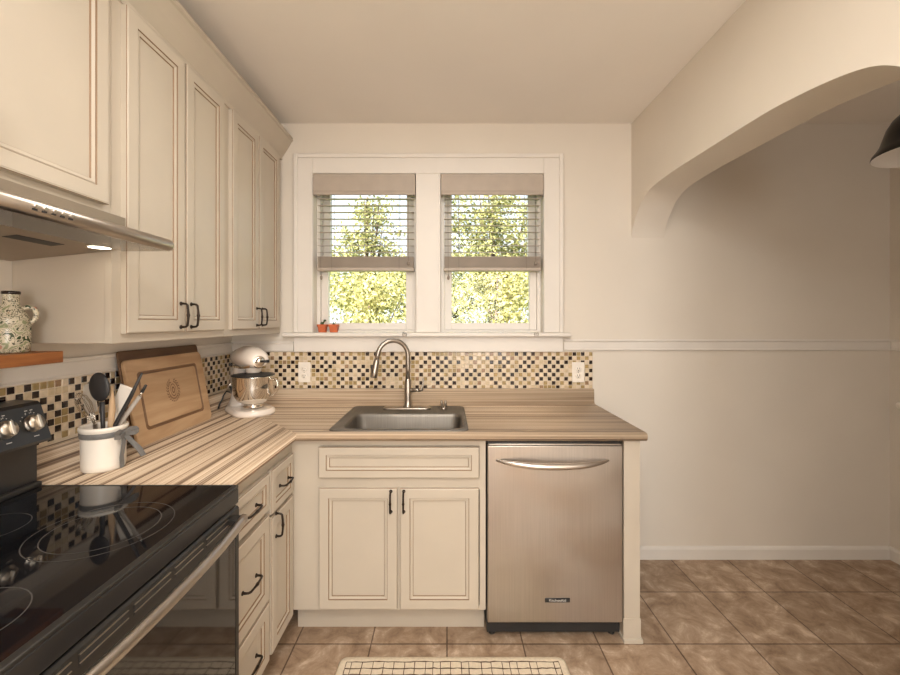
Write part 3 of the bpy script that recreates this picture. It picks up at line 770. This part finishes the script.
b = MB(); e2 = e+dr*.02; b.tube([e2, e2+dr*.02, e2+dr*.07, e2+dr*.098, e2+dr*.102], .016, 'nickel', 16, [.0128, .0165, .0185, .0195, .017]); sh = b.build('spray_head', r)
b = MB(); w2 = V((-d.y, d.x, 0)); p = e2+dr*.055+d*.0175; b.box(-.006, .006, -.004, .004, -.022, .022, 'blackmatte', .002, mat=Matrix.Translation(p)); b.build('spray_button', sh)
b = MB(); b.tube([(fx+.015, fy_, fz+.100), (fx+.05, fy_-.003, fz+.102), (fx+.062, fy_-.004, fz+.102)], .010, 'nickel', 14, [.013, .011, .011])
b.tube([(fx+.062, fy_-.004, fz+.102), (fx+.074, fy_-.005, fz+.104), (fx+.082, fy_-.006, fz+.128), (fx+.085, fy_-.007, fz+.168)], .006, 'nickel', 12, [.011, .010, .0055, .005]); b.build('lever', r)
sx = -.018
r = thing('soap_dispenser', 'small nickel two-pronged fitting on the sink deck right of the faucet', 'dispenser', (sx, 2.255, fz))
b = MB(); b.lathe([(.0001, .0005), (.019, .0005), (.019, .006), (.014, .010), (.010, .014), (.0001, .014)], (sx, 2.255, fz), 'nickel', 18); b.build('base', r)
for s in (-1, 1):
    b = MB(); b.tube([(sx+s*.008, 2.255, fz+.010), (sx+s*.011, 2.255, fz+.034), (sx+s*.012, 2.255, fz+.046)], .006, 'nickel', 10, [.0075, .007, .0055]); b.build('prong', r)

# ------------------------------------------------------------------ cutting boards (lean on the left wall)
def lean_board(name, y0, y1, xb, xt, zt, th, round_, dressed, label, mat):
    """board whose front face runs from (xb, counter) up to (xt, zt)"""
    zb = .9152
    up = V((xt-xb, 0, zt-zb)); H = up.length; up.normalize(); N = V((up.z, 0, -up.x))      # N faces the room
    o = V((xb, y0, zb)); Wd_ = y1-y0
    T = Matrix((Y_, up, N)).transposed().to_4x4(); T = Matrix.Translation(o) @ T
    root = thing(name, label, 'cutting board', (xb, (y0+y1)/2, zb))
    b = MB()
    g = lambda i, rr, n: [T @ V((px, py, n)) for px, py in rrect(i, Wd_-i, i, H-i, rr, 6)]
    seq = [(0.003, round_, -th), (0, round_, -th+.003), (0, round_, -.003), (.003, round_, 0)]
    ms = [mat]*3
    if dressed:
        seq += [(.052, .016, 0), (.055, .015, -.004), (.062, .013, -.004), (.065, .012, 0)]; ms += [mat, 'boardgroove', 'boardgroove', 'boardgroove']
    b.loops([g(*s) for s in seq], None, mats=ms+[mat], cap0=True, cap1=True, smooth=False)
    b.build('board', root)
    return root, T, Wd_, H
rt, T, Wd_, H = lean_board('cutting_board', 1.563, 2.050, -1.158, -1.2195, 1.245, .016, .022, True, 'honey maple cutting board with juice groove and wreath emblem, leaning in front', 'boardwood')
b = MB(); cx, cy = Wd_*.50, H*.545
for q in range(22):
    a = 2*PI*q/22
    if abs(a-PI/2) < .25: continue
    for s, rr in ((-1, .036), (1, .046)):
        p = V((cx+rr*.86*math.cos(a), cy+rr*1.05*math.sin(a), .0005)); a2 = a+PI/2+s*.6
        u = V((math.cos(a2), math.sin(a2), 0)); w = V((-u.y, u.x, 0))
        b.face([b.bm.verts.new(T @ (p+k_)) for k_ in (u*.0085, w*.003, -u*.0085, -w*.003)], 'boardgroove')
N = 28
for r0, r1 in ((.019, .0225), (.006, .012)):
    b.loops([[T @ V((cx+q*.8*math.cos(2*PI*i/N), cy+q*1.25*math.sin(2*PI*i/N), .0005)) for i in range(N)] for q in (r0, r1)], 'boardgroove', smooth=False)
b.build('emblem', rt, recalc=False)
lean_board('cutting_board', 1.558, 2.056, -1.1785, -1.2395, 1.279, .009, .012, False, 'dark walnut cutting board mostly hidden behind the maple one', 'boarddark')

# ------------------------------------------------------------------ utensil crock
kx, ky, kz = -1.118, 1.352, .9150
r = thing('utensil_crock', 'white stoneware utensil crock with a grey ribbon bow on the counter', 'crock', (kx, ky, kz))
CK = .83
b = MB(); b.lathe([(q*CK, z) for q, z in [(.0001, 0), (.064, 0), (.069, .004), (.0705, .02), (.0715, .10), (.0715, .104), (.073, .108), (.0735, .124), (.0775, .128), (.0785, .134), (.077, .140), (.0715, .1405), (.070, .132), (.068, .02), (.0001, .012)]], (kx, ky, kz), 'crock', 48)
b.build('pot', r)
b = MB(); b.lathe([(q*CK, z) for q, z in [(.0730, .106), (.0752, .108), (.0757, .120), (.0742, .1235)]], (kx, ky, kz), 'ribbon', 48)
ka = V((math.cos(-.05), math.sin(-.05), 0)); kb = V((-ka.y, ka.x, 0)); k0 = V((kx, ky, kz+.114))+ka*.0645
def strip(pts, w, th=.0012):
    """ribbon strip; pts = list of (point, width direction)"""
    L = []
    for i, (p, wd) in enumerate(pts):
        t_ = (pts[min(i+1, len(pts)-1)][0]-pts[max(i-1, 0)][0]).normalized(); wd = V(wd).normalized(); nn = t_.cross(wd).normalized()
        L.append([p+wd*w/2+nn*th, p-wd*w/2+nn*th, p-wd*w/2-nn*th, p+wd*w/2-nn*th])
    b.loops(L, 'ribbon', cap0=True, cap1=True, smooth=False)
b.ellipsoid(k0+ka*.002, .008, .008, .009, 'ribbon', 12, 8)
for s in (-1, 1):
    strip([(k0+ka*.003, Z_), (k0+kb*(s*.020)+ka*.008+Z_*.010, Z_), (k0+kb*(s*.043)+ka*.010+Z_*.006, Z_), (k0+kb*(s*.048)+ka*.014-Z_*.002, Z_), (k0+kb*(s*.030)+ka*.016-Z_*.006, Z_), (k0+ka*.008, Z_)], .014)
strip([(k0+ka*.004, kb), (k0+ka*.008-kb*.006-Z_*.03, kb), (k0+ka*.007-kb*.012-Z_*.07, kb+Z_*.2), (k0+ka*.006-kb*.010-Z_*.108, kb)], .016)
strip([(k0+ka*.004, kb), (k0+ka*.016+kb*.016-Z_*.03, kb), (k0+ka*.030+kb*.030-Z_*.058, kb+Z_*.3), (k0+ka*.038+kb*.040-Z_*.085, kb)], .020)
b.build('ribbon_bow', r)

def P3(px, py, Y): return V(((px-447)*Y/415, Y, CAMH+(322-py)*Y/415))
def utensil(name, label, cat, build):
    b = MB(); p0 = build(b); return tag(b.build(name), label, cat, 'utensils in the crock')
# each runs from inside the crock to its place above the rim
def f_spoon(b):
    t = P3(102, 402, 1.335); b.tube([P3(104, 462, 1.345), P3(103, 425, 1.340), t], .006, 'silicone', 10, [.005, .006, .0075])
    c = P3(99.5, 387, 1.335); a = (P3(98.5, 373, 1.335)-P3(102, 402, 1.335)).normalized(); s = V((a.z, 0, -a.x)); n = a.cross(s)
    Mx = Matrix((s, n, a)).transposed(); b.ellipsoid(c, .0335, .009, .047, 'silicone', 24, 14, Mx)
utensil('serving_spoon', 'big black silicone spoon standing upright in the crock', 'spoon', f_spoon)
def f_whisk(b):
    base = P3(97, 455, 1.36); neck = P3(95, 424, 1.368); tip = P3(78, 394, 1.40)
    b.tube([base, neck], .006, 'nickel', 10); ax = (tip-neck); L = ax.length; ax.normalize(); s = V((0, 1, 0)).cross(ax).normalized(); n = ax.cross(s)
    for q in range(5):
        a = PI*q/5; dd_ = s*math.cos(a)+n*math.sin(a)
        pts = [neck+ax*(L*u)+dd_*(.020*w_) for u, w_ in ((0, .15), (.3, .65), (.6, 1), (.85, .85), (1, .3), (1.02, 0), (1, -.3), (.85, -.85), (.6, -1), (.3, -.65), (0, -.15))]
        b.tube(pts, .0011, 'chrome', 6)
utensil('whisk', 'steel wire balloon whisk leaning left in the crock', 'whisk', f_whisk)
def f_blade(b, p0, p1, p2, w, m1, m2, th=.0025):
    b.tube([p0, p1], .0055, m1, 10)
    a = (p2-p1); H_ = a.length; a.normalize(); s = V((0, 1, 0)).cross(a).normalized(); n = a.cross(s)
    Tm = Matrix.Translation(p1) @ Matrix((s, n, a)).transposed().to_4x4(); b.box(-w/2, w/2, -th, th, -.004, H_, m2, .002, mat=Tm)
utensil('spatula', 'pale frosted flat spatula at the back left of the crock', 'spatula', lambda b: f_blade(b, P3(100, 455, 1.378), P3(92, 412, 1.425), P3(87, 384, 1.44), .044, 'clear', 'clear'))
def f_wood(b):
    b.tube([P3(109, 460, 1.36), P3(111, 424, 1.36), P3(112, 408, 1.36), P3(112, 396, 1.36), P3(111, 386, 1.36)], .006, 'spoonwood', 10, [.008, .009, .0095, .006, .0045])
utensil('wooden_spoon', 'pale wooden handle in the middle of the crock', 'wooden spoon', f_wood)
utensil('spatula', 'white square turner tilted right at the back of the crock', 'spatula', lambda b: f_blade(b, P3(107, 455, 1.385), P3(116.5, 413, 1.40), P3(127, 386, 1.40), .045, 'white', 'white'))
def f_knife(b):
    b.tube([P3(109, 455, 1.335), P3(115.5, 424, 1.335), P3(131, 396, 1.335), P3(142, 373, 1.335)], .005, 'silicone', 10, [.004, .006, .0062, .0035])
utensil('cooking_utensil', 'long black tapered handle slanting furthest right out of the crock', 'utensil', f_knife)
def f_brush(b):
    p = [P3(112, 455, 1.35), P3(119.5, 424, 1.35), P3(140, 396, 1.35)]
    b.tube(p, .0075, 'greysil', 10, [.005, .0085, .0068], flat=.5); b.tube([p[-1], P3(142, 392, 1.35)], .0035, 'chrome', 8); b.tube([P3(142, 392, 1.35), P3(146, 385, 1.35)], .006, 'silicone', 8, [.0055, .004])
utensil('cooking_utensil', 'grey flat handle with a black tip at the right of the crock', 'utensil', f_brush)

# ------------------------------------------------------------------ stand mixer (local: +x is the front of the head)
MS = .955
mroot = thing('stand_mixer', 'white stand mixer with a steel bowl in the counter corner', 'mixer', (-1.046, 2.202, .9148), None, math.radians(-48))
mroot.scale = (MS, MS, MS)
def rr_(x0, x1, y0, y1, rr, z, n=8): return [(px, py, z) for px, py in rrect(x0, x1, y0, y1, rr, n)]
b = MB(); b.loops([rr_(-.165, .175, -.105, .105, .100, .0002), rr_(-.168, .178, -.108, .108, .103, .010), rr_(-.165, .175, -.105, .105, .10, .024), rr_(-.150, .165, -.092, .092, .088, .032)], 'mixerwhite', cap0=True, cap1=True)
b.loops([rr_(-.168, -.01, -.088, .088, .06, .028), rr_(-.160, -.040, -.070, .070, .05, .060), rr_(-.158, -.060, -.058, .058, .045, .12), rr_(-.160, -.065, -.056, .056, .045, .19), rr_(-.165, -.045, -.058, .058, .045, .225), rr_(-.16, -.03, -.06, .06, .045, .25)], 'mixerwhite', cap0=True, cap1=True)
b.build('base', mroot, world=False)
b = MB(); Ls = []
for x, ry, rz_, zc in ((-.190, .012, .012, .285), (-.183, .040, .036, .286), (-.165, .058, .050, .288), (-.12, .070, .060, .292), (-.05, .076, .066, .297), (.02, .076, .066, .299), (.08, .071, .062, .298), (.125, .060, .054, .295), (.152, .046, .044, .292), (.160, .034, .034, .290)):
    Ls.append([(x, ry*math.cos(2*PI*i/28), zc+rz_*math.sin(2*PI*i/28)*(1 if math.sin(2*PI*i/28) > 0 else .82)) for i in range(28)])
b.loops(Ls, 'mixerwhite', cap0=True, cap1=True)
b.lathe([(.0001, .222), (.034, .222), (.040, .228), (.042, .26)], (.06, 0, 0), 'mixerwhite', 24); hd = b.build('head', mroot, world=False)
b = MB(); My = Matrix.Rotation(PI/2, 3, 'Y')
b.lathe([(.0365, -.016), (.0375, -.014), (.0365, -.004), (.034, 0), (.026, .003), (.020, .003), (.018, .012), (.0001, .013)], (.158, 0, .290), 'chrome', 24, My); b.build('hub_cap', hd, world=False)
b = MB(); b.tube([(.168, 0, .29), (.176, .026, .29), (.178, .044, .29)], .006, 'black', 8, [.005, .007, .009]); b.build('hub_knob', hd, world=False)
b = MB(); Ls = []
for x in (-.186, -.12, -.03, .05, .11, .150):
    t = {-.186: (.035, .286), -.12: (.0715, .292), -.03: (.0775, .298), .05: (.076, .299), .11: (.0665, .2965), .150: (.048, .2925)}[x]
    Ls.append([(x, -t[0]*math.cos(.36)-.0004, t[1]-.046*t[0]/.0775+.006), (x, -t[0]*math.cos(.36)-.0015, t[1]-.046*t[0]/.0775-.006)])
b.loops(Ls, 'chrome', closed=False, smooth=False); b.build('trim_band', hd, world=False)
b = MB(); b.ellipsoid((-.06, -.078, .262), .010, .006, .010, 'black', 12, 8); b.tube([(-.06, -.076, .262), (-.06, -.092, .262)], .006, 'black', 10); b.build('speed_knob', hd, world=False)
b = MB(); b.lathe([(.0001, .040), (.046, .040), (.052, .036), (.054, .042), (.045, .048), (.050, .056), (.082, .075), (.098, .105), (.1035, .15), (.105, .198), (.108, .203), (.108, .207), (.1035, .207), (.101, .15), (.095, .105), (.05, .062), (.0001, .060)], (.06, 0, 0), 'chrome', 40)
bw = b.build('bowl', mroot, world=False)
b = MB(); b.tube([(.06, .100, .185), (.06, .128, .188), (.06, .140, .170), (.06, .138, .135), (.06, .120, .105), (.06, .098, .100)], .006, 'chrome', 10, flat=1.6); 
hm = b.build('bowl_handle', bw, world=False)
hm.matrix_local = Matrix.Translation((.06, 0, 0)) @ Matrix.Rotation(math.radians(-47), 4, 'Z') @ Matrix.Translation((-.06, 0, 0))
b = MB(); b.lathe([(.109, .2075), (.111, .2095), (.109, .213), (.085, .2135), (.045, .222)], (.06, 0, 0), 'blackmatte', 36); b.build('pouring_shield', mroot, world=False)  # black ring standing in for the shaded inside of the bowl
b = MB(); b.tube([(-.150, -.05, .09), (-.175, -.075, .10), (-.185, -.088, .075), (-.170, -.098, .055), (-.178, -.11, .03), (-.165, -.12, .006)], .0045, 'black', 8)
b.tube([(-.150, -.05, .09), (-.145, -.062, .13)], .009, 'black', 10, [.010, .006]); b.build('power_cord', mroot, world=False)
b = MB(); b.tube([(-.12, -.056, .15), (-.13, -.075, .14), (-.135, -.085, .11)], .006, 'chrome', 10); b.build('lock_lever', mroot, world=False)

# ------------------------------------------------------------------ rug
b = MB(); rx0, rx1, ry0, ry1 = -.437, .483, 1.06, 1.714
b.loops([[(x, y, z) for x, y in rrect(rx0+i, rx1-i, ry0+i, ry1-i, .03, 5)] for i, z in ((0, .0005), (-.002, .004), (.004, .010), (.02, .011))], 'rug', cap0=True, cap1=True)
rnd = random.Random(4)
def wav(pts, w):
    L = []
    for i, p in enumerate(pts):
        t_ = (V(pts[min(i+1, len(pts)-1)])-V(pts[max(i-1, 0)])).normalized(); s = V((-t_.y, t_.x, 0)); w_ = w*rnd.uniform(.6, 1.25)
        L.append([V(p)+s*w_/2, V(p)-s*w_/2])
    b.loops(L, 'rugline', closed=False, smooth=False)
def hline(y, a, c): wav([(a+(c-a)*i/46, y+rnd.uniform(-.0022, .0022), .0114) for i in range(47)], .0050)
def vline(x, a, c): wav([(x+rnd.uniform(-.001, .001), a+(c-a)*i/24, .0114) for i in range(25)], .0032)
for y in (1.684, 1.652, 1.622, 1.594, 1.56, 1.5, 1.44, 1.38, 1.32, 1.26, 1.2, 1.12, 1.09): hline(y, rx0+.030, rx1-.030)
for x in (rx0+.030, rx0+.052, rx1-.052, rx1-.030): vline(x, ry0+.03, 1.684)
x = rx0+.095
while x < rx1-.08: vline(x, ry0+.06, 1.684); x += rnd.choice((.030, .040, .044, .050))
tag(b.build('kitchen_rug', recalc=False), 'cream cotton rug with brown woven grid lines on the tiled floor', 'rug')

# ------------------------------------------------------------------ pendant lamp, wall knob in the nook
lx, ly, lz = 1.757, 1.485, 2.004
r = thing('pendant_lamp', 'black dome pendant lamp with white lining beyond the arch', 'lamp', (lx, ly, lz))
b = MB(); so = [(.170, 0), (.1715, .004), (.168, .014), (.158, .028), (.148, .045), (.140, .072), (.130, .105), (.114, .135), (.090, .160), (.060, .178), (.034, .188), (.030, .215), (.024, .225), (.0001, .226)]
b.lathe(so, (lx, ly, lz), 'lampblack', 56); b.build('lamp_shade', r)
b = MB(); b.lathe([(.170, 0), (.1665, .002), (.163, .012), (.154, .026), (.150, .030), (.144, .045), (.136, .072), (.126, .104), (.110, .133), (.086, .157), (.04, .18), (.0001, .182)], (lx, ly, lz), 'lampwhite', 56); b.build('shade_lining', r)
b = MB(); b.lathe([(.0001, .085), (.02, .09), (.03, .11), (.03, .13), (.018, .155), (.016, .18)], (lx, ly, lz), 'white', 20); b.build('bulb', r)
b = MB(); b.tube([(lx, ly, lz+.22), (lx, ly, ZC-.02)], .006, 'lampblack', 10); b.build('stem', r)
b = MB(); b.lathe([(.0001, -.03), (.02, -.03), (.05, -.018), (.06, -.001), (.0001, -.001)], (lx, ly, ZC), 'lampblack', 28); b.build('ceiling_canopy', r)
b = MB(); My = Matrix.Rotation(-PI/2, 3, 'Y')
b.lathe([(.0001, .0005), (.016, .0005), (.016, .004), (.008, .010), (.009, .018), (.018, .026), (.020, .034), (.015, .040), (.0001, .042)], (XR, 2.357, .915), 'white', 20, My)
tag(b.build('wall_hook'), 'small round white peg on the right wall of the nook', 'wall peg')

# ------------------------------------------------------------------ garden beyond the windows
b = MB(); b.box(-30, 30, YB+WT+.05, 45, -.6, -.55, 'grass'); struct(b.build('ground'))
def tree(name, label, cat, x, y, z0, trunk_h, blobs, nleaf, size, mat, seed, group, trunk_r=.09):
    rnd = random.Random(seed); t = thing(name, label, cat, (x, y, -.55), group)
    b = MB(); top = max(q[2]+q[5]*.4 for q in blobs)
    b.tube([(x, y, -.549), (x+.03, y, z0*.5), (x-.02, y+.03, z0+.3), (x+.02, y, top)], .08, 'bark', 10, [trunk_r*1.3, trunk_r, trunk_r*.75, trunk_r*.2])
    for q in range(9):
        bl = rnd.choice(blobs); zz = rnd.uniform(z0*.5, z0+.3)
        e_ = V((bl[0]+rnd.uniform(-.6, .6)*bl[3], bl[1]+rnd.uniform(-.6, .6)*bl[4], bl[2]+rnd.uniform(-.3, .6)*bl[5])); s_ = V((x, y, zz))
        b.tube([s_, s_.lerp(e_, .5)+V((0, 0, .08)), e_], .02, 'bark', 6, [trunk_r*.4, trunk_r*.25, trunk_r*.1])
    b.build('trunk', t)
    b = MB(); vol = [q[3]*q[4]*q[5] for q in blobs]; tot = sum(vol)
    for bl, v_ in zip(blobs, vol):
        ncl = max(6, int(nleaf*v_/tot/14))
        for c_ in range(ncl):
            while True:
                d_ = V((rnd.uniform(-1, 1), rnd.uniform(-1, 1), rnd.uniform(-1, 1)))
                if .15 < d_.length < 1: break
            d_ = d_.normalized()*(d_.length**.5)
            cc = V((bl[0]+d_.x*bl[3], bl[1]+d_.y*bl[4], bl[2]+d_.z*bl[5]))
            for q in range(14):
                p = cc+V((rnd.gauss(0, 1), rnd.gauss(0, 1), rnd.gauss(0, .7)))*size*1.35
                nrm = (V((rnd.uniform(-1, 1), rnd.uniform(-1.3, .6), rnd.uniform(-.2, 1.2)))).normalized()
                u = nrm.orthogonal().normalized(); u = Matrix.Rotation(rnd.uniform(0, 6.28), 3, nrm) @ u; w = nrm.cross(u)
                s = size*rnd.uniform(.55, 1.2)
                m1 = b.bm.verts.new(p-u*s*.6); m2 = b.bm.verts.new(p+u*s*.6)
                l_ = b.bm.verts.new(p+w*s*.32+nrm*s*.12); r_ = b.bm.verts.new(p-w*s*.32+nrm*s*.12)
                b.face([m1, l_, m2], mat); b.face([m1, m2, r_], mat)
    b.build('foliage', t, recalc=False)
TG = 'garden trees outside the windows'
tree('garden_tree', 'slender green tree with sky around it outside the left window', 'tree', -1.75, 9.0, 1.2, 2, [(-1.75, 9, 2.4, .95, .7, .9), (-1.65, 9, 3.2, .60, .5, .8), (-1.6, 9, 3.9, .36, .3, .5)], 5200, .085, 'leafd', 11, TG)
tree('garden_tree', 'broad yellow-green tree filling the top of the right window', 'tree', 1.1, 10.0, 1.5, 2, [(.7, 10, 3.0, 1.1, .9, .9), (1.6, 10.2, 3.6, 1.0, .9, .9), (.6, 10, 4.2, 1.0, .8, .6), (1.5, 10, 2.4, .9, .8, .8)], 7600, .095, 'leafd', 12, TG, .13)
tree('garden_shrub', 'bright yellow-green shrub behind the bottom of the left window', 'shrub', -1.25, 6.6, .6, 1, [(-1.75, 6.6, 1.15, .75, .6, .95), (-.98, 6.5, 1.35, .52, .6, .95), (-1.35, 6.9, 1.95, .5, .4, .35)], 5200, .070, 'leafy', 13, 'garden shrubs outside the windows', .05)
tree('garden_shrub', 'bright yellow-green shrub behind the bottom of the right window', 'shrub', .75, 6.3, .6, 1, [(.52, 6.3, 1.3, .50, .6, .95), (1.2, 6.4, 1.35, .6, .6, 1.0), (.85, 6.6, 2.0, .55, .4, .3)], 5200, .070, 'leafy', 14, 'garden shrubs outside the windows', .05)
tree('garden_tree', 'distant wide tree low behind the other garden trees', 'tree', -.6, 14, 1.5, 2, [(-2.2, 14, 2.0, 1.2, .8, 1.1), (-.8, 14, 2.2, 1.2, .8, 1.2), (.9, 14, 2.4, 1.4, .8, 1.4), (2.4, 14, 2.4, 1.3, .8, 1.4)], 6000, .13, 'leafd', 15, TG, .16)

# ------------------------------------------------------------------ light
def area(name, loc, rot, sx, sy, p, c, shape='RECTANGLE', spread=PI):
    l = bpy.data.lights.new(name, 'AREA'); l.shape = shape; l.size = sx; l.size_y = sy; l.energy = p; l.color = c; l.spread = spread
    o = bpy.data.objects.new(name, l); COL.objects.link(o); o.location = loc; o.rotation_euler = rot
    return o
area('ceiling_lamp_light', (-.05, -.60, 2.50), (0, 0, 0), .9, .9, 30, (1, .96, .90), 'DISK')
area('rear_window_daylight', (.50, YF+.02, 1.5), (PI/2, 0, 0), .95, 1.45, 27, (1, .97, .93))  # frontal fill added behind the camera, no window known there
area('nook_window_daylight', (1.95, YF+.02, 1.5), (PI/2, 0, 0), 1.0, 1.3, 9, (1, .97, .93))  # unseen fill panel added to brighten the nook, the wall is closed here
area('window_side_ceiling_light', (-.05, 1.05, 2.52), (0, 0, 0), .6, .6, 7, (1, .96, .90), 'DISK')  # extra overhead fill added to lift the back wall, no fixture known
gl = bpy.data.lights.new('hanging_globe_light', 'POINT'); gl.energy = 10.5; gl.shadow_soft_size = .14; gl.color = (1, .96, .90)  # unseen point fill added behind the camera to brighten the ceiling
go = bpy.data.objects.new('hanging_globe_light', gl); COL.objects.link(go); go.location = (-.05, -1.15, 2.1)
p = bpy.data.lights.new('hood_lamp_light', 'AREA'); p.shape = 'DISK'; p.size = .045; p.energy = .03; p.color = (1, .86, .66)
po = bpy.data.objects.new('hood_lamp_light', p); COL.objects.link(po); po.location = (-.950, 1.135, 1.586)
sun = bpy.data.lights.new('sun', 'SUN'); sun.energy = 14; sun.angle = .02; sun.color = (1, .95, .84)
so_ = bpy.data.objects.new('sun', sun); COL.objects.link(so_)
so_.rotation_euler = V((.35, .46, -.80)).to_track_quat('-Z', 'Y').to_euler()
w = bpy.data.worlds.new('world'); scene.world = w; w.use_nodes = True
bgn = w.node_tree.nodes['Background']
tc = w.node_tree.nodes.new('ShaderNodeTexCoord'); sp = w.node_tree.nodes.new('ShaderNodeSeparateXYZ')
cr = ramp(w.node_tree, [(.45, (.80, .83, .86)), (.56, (.86, .92, 1.0)), (.9, (.50, .68, 1.0))])
ma = w.node_tree.nodes.new('ShaderNodeMath'); ma.operation = 'MULTIPLY_ADD'; ma.inputs[1].default_value = .5; ma.inputs[2].default_value = .5
w.node_tree.links.new(tc.outputs['Generated'], sp.inputs[0]); w.node_tree.links.new(sp.outputs['Z'], ma.inputs[0]); w.node_tree.links.new(ma.outputs[0], cr.inputs[0])
w.node_tree.links.new(cr.outputs[0], bgn.inputs[0]); bgn.inputs[1].default_value = 1.15

# ------------------------------------------------------------------ camera
cam = bpy.data.cameras.new('camera'); cam.sensor_width = 36; cam.lens = 415/900*36; cam.clip_start = .05; cam.clip_end = 200
cam.shift_x = 3/900; cam.shift_y = -15.5/900
co = bpy.data.objects.new('camera', cam); COL.objects.link(co); co.location = (0, 0, CAMH); co.rotation_euler = (PI/2, 0, 0)
scene.camera = co
vs = scene.view_settings; vs.view_transform = 'Standard'; vs.look = 'None'; vs.exposure = .65; vs.gamma = 1; vs.use_curve_mapping = False
scene.cycles.use_denoising = True
scene.cycles.max_bounces = 10; scene.cycles.diffuse_bounces = 6
